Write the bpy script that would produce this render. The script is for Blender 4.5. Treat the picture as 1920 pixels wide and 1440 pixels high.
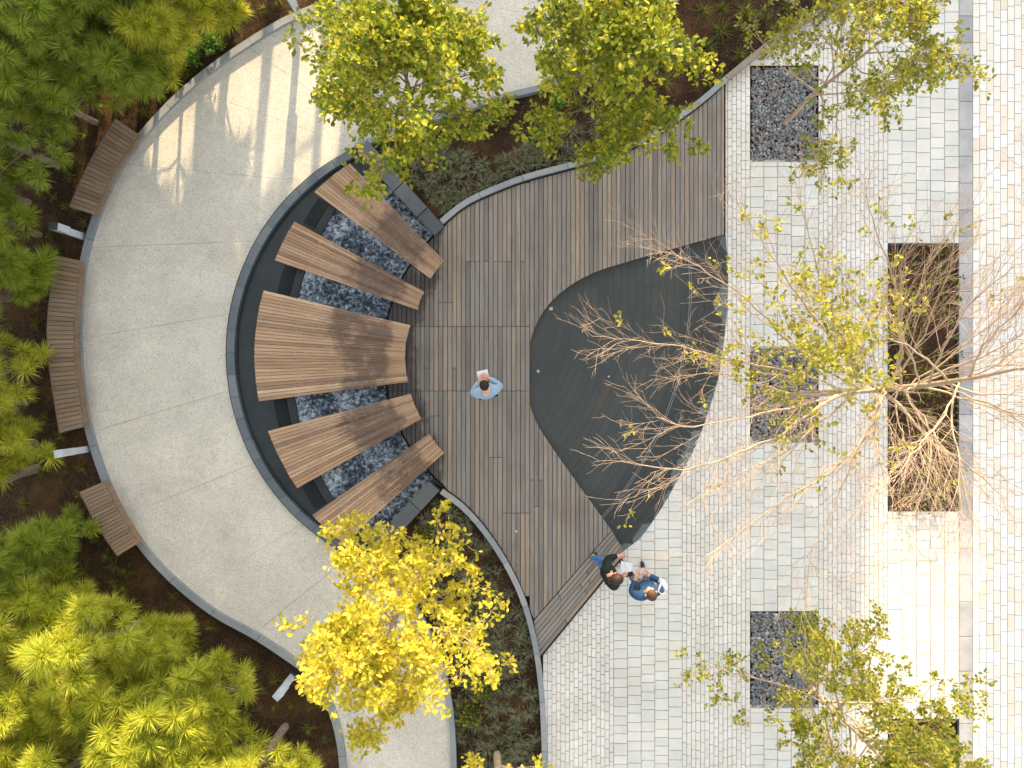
import bpy, math, random
import numpy as np
from mathutils import Vector, Matrix
from mathutils.geometry import tessellate_polygon

for o in list(bpy.data.objects):
    bpy.data.objects.remove(o)
scene = bpy.context.scene
R = math.radians
H = 14.0                                   # camera height above the ground, metres

# ------------------------------------------------------------------ camera
cam_d = bpy.data.cameras.new('camera')
cam = bpy.data.objects.new('camera', cam_d)
scene.collection.objects.link(cam)
cam.location = (0, 0, H)
cam.rotation_euler = (0, 0, 0)
cam_d.sensor_width = 36
cam_d.lens = 36 * H / 19.2
cam_d.clip_end = 2000
scene.camera = cam

# ------------------------------------------------------------------ light
SUN_EL, SUN_AZ = 16.0, 4.5                 # low sun, from the top of the picture
TAN = math.tan(R(SUN_EL))
world = bpy.data.worlds.new('World')
scene.world = world
world.use_nodes = True
wn = world.node_tree
for n in list(wn.nodes):
    wn.nodes.remove(n)
sky = wn.nodes.new('ShaderNodeTexSky')
sky.sky_type = 'NISHITA'
sky.sun_disc = False
sky.sun_elevation = R(SUN_EL)
sky.sun_rotation = R(SUN_AZ)
sky.dust_density = 2.0
hs = wn.nodes.new('ShaderNodeHueSaturation')
hs.inputs['Saturation'].default_value = 0.10
bg = wn.nodes.new('ShaderNodeBackground')
bg.inputs['Strength'].default_value = 0.15
wo = wn.nodes.new('ShaderNodeOutputWorld')
wn.links.new(sky.outputs[0], hs.inputs['Color'])
wn.links.new(hs.outputs[0], bg.inputs[0])
wn.links.new(bg.outputs[0], wo.inputs[0])

sd = bpy.data.lights.new('sun', 'SUN')
sd.energy = 3.4
sd.angle = R(0.55)
sd.color = (1.0, 0.77, 0.44)
sun = bpy.data.objects.new('sun', sd)
scene.collection.objects.link(sun)
sdir = Vector((math.sin(R(SUN_AZ)) * math.cos(R(SUN_EL)), math.cos(R(SUN_AZ)) * math.cos(R(SUN_EL)), math.sin(R(SUN_EL))))
sun.rotation_euler = sdir.to_track_quat('Z', 'Y').to_euler()
sun.location = (0, 30, 30)

scene.view_settings.view_transform = 'Standard'
scene.view_settings.look = 'None'
scene.view_settings.gamma = 1
scene.view_settings.exposure = 2.02
scene.render.engine = 'CYCLES'
scene.cycles.max_bounces = 6

# ------------------------------------------------------------------ helpers
rng = random.Random(7)
nr = np.random.default_rng(11)
COL = scene.collection.objects
ORG = {}


def G(x, y, z=0.0):
    """ground plan: photograph pixel (1920 wide) at height z -> metres"""
    k = (H - z) / H / 100.0
    return ((x - 960) * k, (720 - y) * k, z)


def G2(p, z=0.0):
    return G(p[0], p[1], z)[:2]


def org(o):
    return ORG.get(o.name, Vector((0, 0, 0))) if o else Vector((0, 0, 0))


def tag(o, label=None, cat=None, group=None, kind=None):
    if label: o['label'] = label
    if cat: o['category'] = cat
    if group: o['group'] = group
    if kind: o['kind'] = kind
    return o


def empty(name, loc, label=None, cat=None, group=None, kind=None):
    o = bpy.data.objects.new(name, None)
    o.empty_display_size = 0.2
    COL.link(o)
    o.location = loc
    ORG[o.name] = Vector(loc)
    return tag(o, label, cat, group, kind)


def link(name, me, parent=None, origin=None):
    o = bpy.data.objects.new(name, me)
    COL.link(o)
    if parent:
        o.parent = parent
        ORG[o.name] = org(parent)
    else:
        o.location = origin if origin is not None else (0, 0, 0)
        ORG[o.name] = Vector(o.location)
    return o


def mesh(name, V, F, mat, parent=None, uv=None, smooth=False, origin=None):
    """one mesh object; V in world metres"""
    off = org(parent) if parent else Vector(origin if origin is not None else (0, 0, 0))
    V = np.asarray(V, dtype=np.float64) - np.array(off)
    me = bpy.data.meshes.new(name)
    if isinstance(F, np.ndarray):
        k = F.shape[1]
        me.vertices.add(len(V))
        me.vertices.foreach_set('co', V.astype(np.float32).ravel())
        me.loops.add(F.size)
        me.loops.foreach_set('vertex_index', F.astype(np.int32).ravel())
        me.polygons.add(len(F))
        me.polygons.foreach_set('loop_start', np.arange(0, F.size, k, dtype=np.int32))
        me.update(calc_edges=True)
    else:
        me.from_pydata(V.tolist(), [], F)
    if uv is not None:
        l = me.uv_layers.new(name='UVMap')
        vi = np.empty(len(me.loops), dtype=np.int32)
        me.loops.foreach_get('vertex_index', vi)
        l.data.foreach_set('uv', np.asarray(uv, dtype=np.float32)[vi].ravel())
    if smooth:
        me.polygons.foreach_set('use_smooth', np.ones(len(me.polygons), dtype=bool))
    me.materials.append(mat)
    return link(name, me, parent, origin)


def area2(P):
    return sum(P[i][0] * P[(i + 1) % len(P)][1] - P[(i + 1) % len(P)][0] * P[i][1] for i in range(len(P)))


def prism_data(P, z0, z1, V, F, cham=0.0):
    P = list(P)
    if area2(P) < 0:
        P = P[::-1]
    n = len(P)
    b = len(V)
    V += [(p[0], p[1], z0) for p in P] + [(p[0], p[1], z1) for p in P]
    for i in range(n):
        j = (i + 1) % n
        F.append((b + i, b + j, b + n + j, b + n + i))
    if n <= 4:
        F.append(tuple(b + n + i for i in range(n)))
    else:
        for t in tessellate_polygon([[Vector((p[0], p[1], 0)) for p in P]]):
            a, c, d = t
            A = (P[c][0] - P[a][0]) * (P[d][1] - P[a][1]) - (P[d][0] - P[a][0]) * (P[c][1] - P[a][1])
            F.append((b + n + a, b + n + c, b + n + d) if A > 0 else (b + n + a, b + n + d, b + n + c))


def prism(name, P, z0, z1, mat, parent=None, uvdir=None, kind=None):
    V, F = [], []
    prism_data(P, z0, z1, V, F)
    uv = None
    if uvdir is not None:
        d = Vector(uvdir).normalized()
        o1, o2 = rng.uniform(0, 90), rng.uniform(0, 90)
        uv = [(v[0] * d[0] + v[1] * d[1] + o1, -v[0] * d[1] + v[1] * d[0] + o2) for v in V]
    o = mesh(name, V, F, mat, parent, uv)
    if kind: o['kind'] = kind
    return o


def smooth_pts(P, n=8):
    """Catmull-Rom through P (open)"""
    P = [np.array(p, float) for p in P]
    Q = [2 * P[0] - P[1]] + P + [2 * P[-1] - P[-2]]
    out = []
    for i in range(1, len(Q) - 2):
        for k in range(n):
            t = k / n
            a, b, c, d = Q[i - 1], Q[i], Q[i + 1], Q[i + 2]
            out.append(0.5 * (2 * b + (c - a) * t + (2 * a - 5 * b + 4 * c - d) * t * t + (3 * b - a - 3 * c + d) * t ** 3))
    out.append(P[-1])
    return [tuple(p) for p in out]


def at_len(P, s):
    for i in range(len(P) - 1):
        d = math.dist(P[i], P[i + 1])
        if s <= d or i == len(P) - 2:
            t = s / d if d else 0
            return tuple(P[i][k] + (P[i + 1][k] - P[i][k]) * t for k in range(len(P[i])))
        s -= d


def plen(P):
    return sum(math.dist(P[i], P[i + 1]) for i in range(len(P) - 1))


def offset_at(P, s, off):
    a = at_len(P, max(0, s - 0.02)); b = at_len(P, min(plen(P) - 1e-6, s + 0.02))
    dx, dy = b[0] - a[0], b[1] - a[1]
    l = math.hypot(dx, dy) or 1
    p = at_len(P, s)
    return (p[0] - dy / l * off, p[1] + dx / l * off)


def ribbon_stones(name, P, o0, o1, z0, z1, seg, mat, parent, gap=0.008):
    """stones laid along the curve P (metres), between two offsets to its left"""
    L = plen(P)
    n = max(1, round(L / seg))
    for i in range(n):
        s0, s1 = L * i / n + gap / 2, L * (i + 1) / n - gap / 2
        k = 4
        A = [offset_at(P, s0 + (s1 - s0) * j / k, o0) for j in range(k + 1)]
        B = [offset_at(P, s0 + (s1 - s0) * j / k, o1) for j in range(k + 1)]
        dz = rng.uniform(-.002, .002)
        prism(name, A + B[::-1], z0, z1 + dz, mat, parent)


def inside(p, P):
    x, y = p
    c = False
    j = len(P) - 1
    for i in range(len(P)):
        if (P[i][1] > y) != (P[j][1] > y) and x < (P[j][0] - P[i][0]) * (y - P[i][1]) / (P[j][1] - P[i][1]) + P[i][0]:
            c = not c
        j = i
    return c


def clip_half(P, a, b):
    """keep what lies left of a->b"""
    out = []
    def side(p): return (b[0] - a[0]) * (p[1] - a[1]) - (b[1] - a[1]) * (p[0] - a[0])
    for i in range(len(P)):
        p, q = P[i], P[(i + 1) % len(P)]
        sp, sq = side(p), side(q)
        if sp >= 0: out.append(p)
        if sp * sq < 0:
            t = sp / (sp - sq)
            out.append((p[0] + (q[0] - p[0]) * t, p[1] + (q[1] - p[1]) * t))
    return out


def tube(V, F, pts, rad, n=5):
    b0 = len(V)
    m = len(pts)
    u = None
    for i in range(m):
        p = np.array(pts[i], float)
        d = np.array(pts[min(i + 1, m - 1)], float) - np.array(pts[max(i - 1, 0)], float)
        d /= (np.linalg.norm(d) + 1e-9)
        if u is None:
            u = np.cross(d, (0.3, 0.5, 0.8)); u /= np.linalg.norm(u) + 1e-9
        else:
            u = u - d * u.dot(d); u /= np.linalg.norm(u) + 1e-9
        w = np.cross(d, u)
        for k in range(n):
            a = 2 * math.pi * k / n
            q = p + rad[i] * (math.cos(a) * u + math.sin(a) * w)
            V.append((q[0], q[1], q[2]))
    for i in range(m - 1):
        for k in range(n):
            a = b0 + i * n + k; b = b0 + i * n + (k + 1) % n
            F.append((a, b, b + n, a + n))


def box_data(V, F, c, s, rz=0.0):
    b = len(V)
    cr, sr = math.cos(rz), math.sin(rz)
    for dz in (-.5, .5):
        for dx, dy in ((-.5, -.5), (.5, -.5), (.5, .5), (-.5, .5)):
            x, y = dx * s[0], dy * s[1]
            V.append((c[0] + x * cr - y * sr, c[1] + x * sr + y * cr, c[2] + dz * s[2]))
    for f in ((3, 2, 1, 0), (4, 5, 6, 7), (0, 1, 5, 4), (1, 2, 6, 5), (2, 3, 7, 6), (3, 0, 4, 7)):
        F.append(tuple(b + i for i in f))


# ------------------------------------------------------------------ materials
def lin(c, k=1.0):
    f = lambda v: (v / 255 / 12.92 if v / 255 <= 0.04045 else ((v / 255 + 0.055) / 1.055) ** 2.4) * k
    return (f(c[0]), f(c[1]), f(c[2]), 1)


class NT:
    def __init__(self, name):
        self.m = bpy.data.materials.new(name)
        self.m.use_nodes = True
        self.t = self.m.node_tree
        for n in list(self.t.nodes):
            if n.type != 'OUTPUT_MATERIAL':
                self.t.nodes.remove(n)
        self.out = [n for n in self.t.nodes if n.type == 'OUTPUT_MATERIAL'][0]

    def n(self, typ, **kw):
        nd = self.t.nodes.new('ShaderNode' + typ)
        for k, v in kw.items():
            if k.startswith('i_'):
                key = k[2:].replace('_', ' ')
                key = int(key) if key.isdigit() else key
                if hasattr(v, 'is_output'): self.t.links.new(v, nd.inputs[key])
                else: nd.inputs[key].default_value = v
            else:
                setattr(nd, k, v)
        return nd

    def math(self, op, a, b=None, clamp=False):
        nd = self.n('Math', operation=op, use_clamp=clamp)
        for i, v in enumerate((a, b)):
            if v is None: continue
            if hasattr(v, 'is_output'): self.t.links.new(v, nd.inputs[i])
            else: nd.inputs[i].default_value = v
        return nd.outputs[0]

    def mix(self, f, a, b, mode='MIX'):
        nd = self.n('MixRGB', blend_type=mode)
        for k, v in ((0, f), (1, a), (2, b)):
            if hasattr(v, 'is_output'): self.t.links.new(v, nd.inputs[k])
            else: nd.inputs[k].default_value = v
        return nd.outputs[0]

    def pos(self):
        return self.n('NewGeometry').outputs['Position']

    def rand(self):
        g = self.n('NewGeometry').outputs['Random Per Island']
        o = self.n('ObjectInfo').outputs['Random']
        return self.math('FRACT', self.math('ADD', g, o))

    def noise(self, vec, scale, detail=4, rough=.55, sc3=None):
        if sc3:
            vec = self.n('Mapping', i_Vector=vec, i_Scale=sc3).outputs[0]
        return self.n('TexNoise', i_Vector=vec, i_Scale=scale, i_Detail=detail, i_Roughness=rough).outputs['Fac']

    def ramp(self, f, stops):
        nd = self.n('ValToRGB')
        el = nd.color_ramp.elements
        while len(el) < len(stops): el.new(0.5)
        for e, (p, c) in zip(el, stops):
            e.position = p
            e.color = c if len(c) == 4 else (*c, 1)
        self.t.links.new(f, nd.inputs[0])
        return nd.outputs[0]

    def mr(self, f, a, b, c=0.0, d=1.0):
        return self.n('MapRange', i_0=f, i_1=a, i_2=b, i_3=c, i_4=d).outputs[0]

    def bump(self, h, dist=.01, strength=.5):
        return self.n('Bump', i_Height=h, i_Distance=dist, i_Strength=strength).outputs[0]

    def finish(self, col, rough=.7, bump=None, spec=.5, metal=0.0, coat=None):
        p = self.n('BsdfPrincipled')
        for k, v in (('Base Color', col), ('Roughness', rough), ('Specular IOR Level', spec), ('Metallic', metal), ('Normal', bump)):
            if v is None: continue
            if hasattr(v, 'is_output'): self.t.links.new(v, p.inputs[k])
            else: p.inputs[k].default_value = v
        self.t.links.new(p.outputs[0], self.out.inputs[0])
        return self.m


def stone_mat(name, stops, speck=.12, speck_scale=90, stain=.2, stain_scale=1.3, rough=.75, spec=.3):
    t = NT(name)
    base = t.ramp(t.rand(), stops)
    p = t.pos()
    n1 = t.noise(p, speck_scale, 2, .7)
    n2 = t.noise(p, stain_scale, 5, .6)
    n3 = t.noise(p, 14, 3, .6)
    v = t.math('MULTIPLY', t.mr(n1, .25, .75, 1 - speck, 1 + speck), t.mr(n2, .3, .7, 1 - stain, 1 + stain * .5))
    v = t.math('MULTIPLY', v, t.mr(n3, .3, .7, 1 - speck * .5, 1 + speck * .5))
    col = t.mix(1.0, base, t.n('CombineColor', i_0=v, i_1=v, i_2=v).outputs[0], 'MULTIPLY')
    return t.finish(col, rough, t.bump(n1, .003, .5), spec)


K = 0.88
m_pave = stone_mat('pale_stone_slab', [(0, lin((206, 207, 200), K)), (.35, lin((214, 213, 205), K)), (.6, lin((210, 211, 207), K)), (.85, lin((220, 218, 211), K)), (1, lin((214, 208, 198), K))], .05, 60, .12)
m_brick = stone_mat('pale_stone_brick', [(0, lin((210, 207, 200), K)), (.3, lin((216, 214, 207), K)), (.55, lin((221, 219, 213), K)), (.85, lin((213, 209, 201), K)), (1, lin((219, 212, 202), K))], .05, 60, .12)
m_cream = stone_mat('cream_paver', [(0, lin((224, 211, 192), K)), (.35, lin((230, 222, 208), K)), (.6, lin((228, 227, 221), K)), (1, lin((233, 231, 226), K))], .04, 60, .08)
m_grey = stone_mat('grey_slab', [(0, lin((156, 157, 161), K)), (.5, lin((170, 170, 172), K)), (1, lin((182, 181, 180), K))], .08, 40, .25, 2.5)
m_joint = stone_mat('joint_sand', [(0, lin((190, 184, 173), K)), (1, lin((190, 184, 173), K))])
m_kerb = stone_mat('grey_granite', [(0, lin((128, 136, 142), K)), (.5, lin((140, 146, 150), K)), (1, lin((150, 152, 154), K))], .12, 120, .15, 2.0)
m_kerb_b = stone_mat('brown_granite', [(0, lin((128, 118, 110), K)), (1, lin((146, 136, 126), K))], .12, 120, .15, 2.0)
m_rim = stone_mat('blue_slate_coping', [(0, lin((88, 99, 108), K)), (.5, lin((100, 110, 118), K)), (1, lin((112, 120, 126), K))], .10, 90, .2, 2.2, .5, .5)
m_cope = stone_mat('dark_slate_coping', [(0, lin((74, 80, 84), K)), (1, lin((92, 96, 100), K))], .10, 90, .25, 2.2, .5, .5)


def concrete():
    t = NT('exposed_aggregate')
    p = t.pos()
    vor = t.n('TexVoronoi', i_Vector=p, i_Scale=105.0)
    c1 = t.ramp(t.n('SeparateColor', i_0=vor.outputs['Color']).outputs[0],
                [(0, lin((150, 148, 143), K)), (.15, lin((196, 193, 187), K)), (.5, lin((212, 209, 202), K)), (.8, lin((224, 220, 212), K)), (1, lin((200, 188, 172), K))])
    n2 = t.math('MULTIPLY', t.mr(t.noise(p, .9, 6, .62), .3, .7, .84, 1.08), t.mr(t.noise(p, 3.1, 7, .7), .56, .72, 1.0, .86))
    n3 = t.mr(t.noise(p, 9, 4, .6), .3, .7, .94, 1.05)
    v = t.math('MULTIPLY', n2, n3)
    col = t.mix(1, c1, t.n('CombineColor', i_0=v, i_1=t.math('MULTIPLY', v, .985), i_2=t.math('MULTIPLY', v, .935)).outputs[0], 'MULTIPLY')
    return t.finish(col, .8, t.bump(vor.outputs['Distance'], .004, .5), .3)


m_conc = concrete()
FAN = G(1036, 668)                               # centre of the fan of loungers


def wood(name, stops, wet=None, grain=.25):
    """stops: tint by plank; wet=(r0,r1,r2,r3): wet stains by distance from the fan centre"""
    t = NT(name)
    uv = t.n('UVMap').outputs[0]
    base = t.ramp(t.rand(), stops)
    g = t.noise(uv, 1.0, 5, .65, (2.2, 70, 1))
    g2 = t.noise(uv, 1.0, 3, .6, (.9, 9, 1))
    v = t.math('MULTIPLY', t.mr(g, .25, .75, 1 - grain, 1 + grain * .8), t.mr(g2, .3, .7, .82, 1.14))
    col = t.mix(1, base, t.n('CombineColor', i_0=v, i_1=v, i_2=v).outputs[0], 'MULTIPLY')
    rough = .75
    p = t.pos()
    n = t.noise(p, 1.1, 5, .6)
    col = t.mix(t.mr(n, .52, .68, 0, .45), col, t.mix(1, col, (.78, .70, .62, 1), 'MULTIPLY'))
    if wet:
        flat = t.n('VectorMath', operation='MULTIPLY', i_0=p, i_1=(1, 1, 0)).outputs[0]
        d = t.n('VectorMath', operation='DISTANCE', i_0=flat, i_1=(FAN[0], FAN[1], 0)).outputs['Value']
        m1 = t.math('MULTIPLY', t.mr(d, wet[0], wet[1]), t.mr(d, wet[2], wet[3], 1, 0))
        if len(wet) > 6:
            px_ = t.n('SeparateXYZ', i_0=p).outputs[0]
            m1 = t.math('MULTIPLY', m1, t.mr(px_, wet[6], wet[7], 1, 0))
        ns = t.noise(uv, 1.0, 5, .7, (1.6, 14, 1))
        nb = t.noise(p, 2.0, 5, .65)
        s = t.math('ADD', t.math('MULTIPLY', nb, .65), t.math('MULTIPLY', ns, .35))
        s = t.math('ADD', s, t.mr(m1, 0, 1, -.38, wet[4]))
        w = t.mr(s, .47, .58, 0, wet[5])
        col = t.mix(w, col, t.mix(1, col, (.26, .24, .27, 1), 'MULTIPLY'))
        rough = t.mr(w, 0, 1, .75, .42)
    return t.finish(col, rough, t.bump(g, .003, .5), .35)


m_deck = wood('weathered_deck', [(0, lin((116, 111, 105), K)), (.3, lin((134, 127, 119), K)), (.6, lin((130, 125, 120), K)), (.85, lin((142, 132, 121), K)), (1, lin((150, 135, 119), K))], (2.05, 2.7, 9, 10, .13, .85, -1.45, -.95))
m_lounge = wood('lounger_wood', [(0, lin((136, 110, 88), K)), (.3, lin((166, 136, 109), K)), (.7, lin((182, 152, 124), K)), (.88, lin((164, 128, 94), K)), (1, lin((196, 170, 142), K))], (2.4, 3.1, 3.8, 5.2, .09, .8), .32)
m_bench = wood('bench_wood', [(0, lin((120, 102, 84), K)), (.4, lin((140, 118, 96), K)), (.75, lin((132, 116, 102), K)), (1, lin((150, 122, 94), K))], None, .25)


def simple(name, c, rough=.6, spec=.4, metal=0, var=.12, scale=8, k=K):
    t = NT(name)
    n = t.mr(t.noise(t.pos(), scale, 5, .6), .3, .7, 1 - var, 1 + var)
    col = t.mix(1, lin(c, k), t.n('CombineColor', i_0=n, i_1=n, i_2=n).outputs[0], 'MULTIPLY')
    return t.finish(col, rough, None, spec, metal)


m_black = simple('black_basin_stone', (40, 48, 52), .3, .4, 0, .25, 3)
m_dark = simple('dark_void', (22, 22, 22), .8, .2)
m_steel = simple('dark_steel', (48, 54, 56), .45, .5, .4)
m_white_metal = simple('pale_metal', (190, 198, 208), .45, .5, .1)
m_lens = simple('lamp_lens', (60, 66, 72), .3, .5)


def soil():
    t = NT('mulch_soil')
    p = t.pos()
    n1 = t.noise(p, 1.1, 6, .65)
    n2 = t.noise(p, 30, 4, .7)
    n3 = t.noise(p, 110, 2, .7)
    c = t.ramp(n1, [(.3, lin((44, 34, 26), 1)), (.5, lin((62, 47, 34), 1)), (.62, lin((92, 66, 42), 1)), (.75, lin((82, 72, 42), 1))])
    v = t.math('MULTIPLY', t.mr(n2, .3, .7, .55, 1.4), t.mr(n3, .3, .7, .6, 1.35))
    c = t.mix(1, c, t.n('CombineColor', i_0=v, i_1=v, i_2=v).outputs[0], 'MULTIPLY')
    return t.finish(c, .95, t.bump(n2, .03, .8), .1)


m_soil = soil()


def slate():
    t = NT('wet_slate')
    base = t.ramp(t.rand(), [(0, lin((55, 62, 63), K)), (.5, lin((58, 65, 65), K)), (.85, lin((61, 65, 64), K)), (1, lin((70, 69, 65), K))])
    p = t.pos()
    n2 = t.mr(t.noise(p, .7, 5, .6), .3, .7, .8, 1.15)
    n3 = t.mr(t.noise(p, 60, 3, .6), .3, .7, .88, 1.12)
    v = t.math('MULTIPLY', n2, n3)
    col = t.mix(1, base, t.n('CombineColor', i_0=v, i_1=v, i_2=v).outputs[0], 'MULTIPLY')
    # brown silt in the middle of the bowl
    br = t.math('MULTIPLY', t.mr(t.noise(p, 1.6, 5, .65), .48, .68), .55)
    col = t.mix(br, col, t.mix(1, col, (1.2, .98, .78, 1), 'MULTIPLY'))
    # dried-out rim: distance from the slate's arc centre
    flat = t.n('VectorMath', operation='MULTIPLY', i_0=p, i_1=(1, 1, 0)).outputs[0]
    d = t.n('VectorMath', operation='DISTANCE', i_0=flat, i_1=(ARC_C[0], ARC_C[1], 0)).outputs['Value']
    n = t.noise(p, 1.7, 4, .55)
    s = t.math('ADD', n, t.mr(d, ARC_R - .55, ARC_R, -.42, .10))
    dry = t.mr(s, .50, .515)
    col = t.mix(dry, col, t.mix(1, col, (2.6, 2.8, 2.9, 1), 'MULTIPLY'))
    dark = t.math('MULTIPLY', t.mr(d, ARC_R - 1.0, ARC_R - .8), .35)
    dark = t.math('MULTIPLY', dark, t.math('SUBTRACT', 1.0, dry))
    col = t.mix(dark, col, (.012, .015, .018, 1))
    return t.finish(col, t.mr(dry, 0, 1, .5, .8), None, .4)


def circle3(a, b, c):
    ax, ay = a; bx, by = b; cx, cy = c
    d = 2 * (ax * (by - cy) + bx * (cy - ay) + cx * (ay - by))
    ux = ((ax * ax + ay * ay) * (by - cy) + (bx * bx + by * by) * (cy - ay) + (cx * cx + cy * cy) * (ay - by)) / d
    uy = ((ax * ax + ay * ay) * (cx - bx) + (bx * bx + by * by) * (ax - cx) + (cx * cx + cy * cy) * (bx - ax)) / d
    return (ux, uy), math.hypot(ax - ux, ay - uy)


ARC_C, ARC_R = circle3(G2((1358, 442)), G2((1346, 705)), G2((1168, 1032)))
m_slate = slate()


def water_mat():
    t = NT('foaming_water')
    p = t.pos()
    w = t.n('TexNoise', i_Vector=p, i_Scale=6.0, i_Detail=5.0, i_Roughness=.7)
    warp = t.n('VectorMath', operation='MULTIPLY_ADD', i_0=w.outputs['Color'], i_1=(.26, .26, .26), i_2=p).outputs[0]
    f = t.n('TexNoise', i_Vector=warp, i_Scale=15.0, i_Detail=6.0, i_Roughness=.72).outputs['Fac']
    big = t.noise(p, 2.2, 3, .5)
    s = t.math('ADD', f, t.mr(big, .3, .7, -.07, .08))
    col = t.ramp(s, [(.34, lin((12, 19, 25), 1)), (.43, lin((42, 58, 74), 1)), (.51, lin((104, 122, 142), 1)), (.62, lin((205, 216, 226), 1))])
    return t.finish(col, t.mr(s, .45, .65, .12, .6), t.bump(s, .05, .8), .5)


m_water = water_mat()


def leaf_mat(name, stops, trans=.5, clump=.25):
    t = NT(name)
    r = t.n('NewGeometry').outputs['Random Per Island']
    p = t.pos()
    n = t.noise(p, 2.2, 3, .5)
    f = t.math('ADD', t.math('MULTIPLY', r, .7), t.mr(n, .3, .7, 0, .3), True)
    col = t.ramp(f, stops)
    d = t.n('BsdfPrincipled', i_Roughness=.5)
    d.inputs['Specular IOR Level'].default_value = .25
    t.t.links.new(col, d.inputs['Base Color'])
    tr = t.n('BsdfTranslucent')
    t.t.links.new(t.mix(1, col, (1.15, 1.1, .6, 1), 'MULTIPLY'), tr.inputs[0])
    mx = t.n('MixShader')
    mx.inputs[0].default_value = trans
    t.t.links.new(d.outputs[0], mx.inputs[1])
    t.t.links.new(tr.outputs[0], mx.inputs[2])
    t.t.links.new(mx.outputs[0], t.out.inputs[0])
    return t.m


m_leaf_g = leaf_mat('leaf_green_gold', [(0, (.08, .135, .018)), (.35, (.19, .25, .026)), (.65, (.40, .40, .036)), (1, (.64, .56, .08))])
m_leaf_y = leaf_mat('leaf_yellow', [(0, (.22, .25, .022)), (.3, (.46, .43, .035)), (.7, (.70, .59, .07)), (1, (.78, .65, .18))])
m_leaf_o = leaf_mat('leaf_olive', [(0, (.06, .09, .022)), (.45, (.12, .15, .028)), (.75, (.27, .26, .04)), (1, (.50, .42, .08))])
m_leaf_u = leaf_mat('leaf_olive_gold', [(0, (.10, .14, .028)), (.4, (.23, .26, .04)), (.75, (.46, .43, .055)), (1, (.66, .56, .11))])
m_leaf_b = leaf_mat('leaf_fresh', [(0, (.07, .17, .03)), (1, (.14, .26, .04))])
m_needle = leaf_mat('pine_needle_sunlit', [(0, (.17, .23, .026)), (.35, (.37, .42, .04)), (.7, (.58, .58, .07)), (1, (.76, .68, .13))], .42)  # sunlit yellow of the lower left pines put into the needle colour
m_needle_shade = leaf_mat('pine_needle_shaded', [(0, (.13, .20, .03)), (.45, (.26, .34, .045)), (.8, (.38, .43, .06)), (1, (.50, .47, .09))], .4)  # darker green copy, mostly for the shaded upper left pines
m_sedge = leaf_mat('sedge_blade', [(0, (.09, .10, .055)), (.5, (.16, .17, .095)), (1, (.28, .27, .16))], .2)
m_straw = leaf_mat('pine_straw', [(0, (.022, .014, .008)), (.5, (.062, .036, .016)), (.85, (.13, .070, .026)), (1, (.24, .15, .06))], .1)
m_bark = simple('pine_bark', (120, 104, 92), .9, .1, 0, .35, 18)
m_bark_g = simple('grey_pine_bark', (146, 130, 118), .9, .1, 0, .3, 18)
m_bark_p = simple('pale_bark', (176, 156, 134), .85, .15, 0, .2, 14)
m_twig = simple('tan_twig', (178, 156, 136), .85, .15, 0, .25, 6)


def pebble_mat():
    t = NT('river_pebble')
    c = t.ramp(t.n('NewGeometry').outputs['Random Per Island'],
               [(0, lin((84, 90, 96), K)), (.4, lin((114, 120, 126), K)), (.65, lin((148, 152, 155), K)), (.8, lin((112, 98, 88), K)), (.92, lin((140, 118, 100), K)), (1, lin((180, 180, 178), K))])
    return t.finish(c, .55, None, .4)


m_pebble = pebble_mat()

# ================================================================== SETTING
S = 400
o = mesh('ground', [(-S, -S, 0), (S, -S, 0), (S, S, 0), (-S, S, 0)], [(0, 1, 2, 3)], m_soil); tag(o, kind='structure')

# ---- the curved concrete path, cast in panels
FC = (853, 662); FR = 428                       # fountain rim circle, pixels


def rim_pt(a, r=FR):
    return (FC[0] + r * math.cos(a), FC[1] + r * math.sin(a))


A0 = math.atan2(281 - FC[1], 660 - FC[0]) % (2 * math.pi)      # top end of the rim (y down)
A1 = math.atan2(1046 - FC[1], 655 - FC[0]) % (2 * math.pi)     # bottom end
outer_px = [(980, -190), (830, -80), (720, -26), (640, 8), (600, 24), (540, 50), (470, 92), (400, 141), (330, 202), (265, 275), (220, 345), (187, 425), (167, 505), (159, 590), (160, 680), (171, 768), (191, 847), (221, 924), (266, 1003), (325, 1072), (404, 1137), (484, 1182), (545, 1222), (592, 1259), (627, 1316), (645, 1378), (652, 1440), (654, 1540), (654, 1700)]
nA = 15
inner_px = [(1400, -190), (1320, -80), (1190, 68), (1040, 156), (930, 184), (800, 225), (705, 258), (668, 274)]
n_mid = len(outer_px) - 8 - 7
inner_px += [rim_pt(A0 + (A1 - A0) * i / (n_mid - 1)) for i in range(n_mid)]
inner_px += [(708, 1042), (762, 1120), (812, 1212), (836, 1300), (845, 1380), (848, 1540), (848, 1700)]
assert len(inner_px) == len(outer_px), (len(inner_px), len(outer_px))
po = [G2(p) for p in smooth_pts(outer_px, 6)]
pi_ = [G2(p) for p in smooth_pts(inner_px, 6)]
path = prism('path', po + pi_[::-1], 0.004, 0.030, m_joint); tag(path, kind='structure')
N = len(po)
cuts = [0, 12, 24, 36, 45, 57, 69, 81, 93, 105, 117, 126, 135, 147, N - 1]
for a, b in zip(cuts[:-1], cuts[1:]):
    A = po[a:b + 1]; B = pi_[a:b + 1]
    def sh(P):
        P = list(P)
        d0 = math.dist(P[0], P[1]) or 1; d1 = math.dist(P[-1], P[-2]) or 1
        g = .0025
        P[0] = tuple(P[0][k] + (P[1][k] - P[0][k]) * min(.4, g / d0) for k in (0, 1))
        P[-1] = tuple(P[-1][k] + (P[-2][k] - P[-1][k]) * min(.4, g / d1) for k in (0, 1))
        return P
    prism('concrete_panel', sh(A) + sh(B)[::-1], 0.028, 0.05, m_conc, path)

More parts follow.
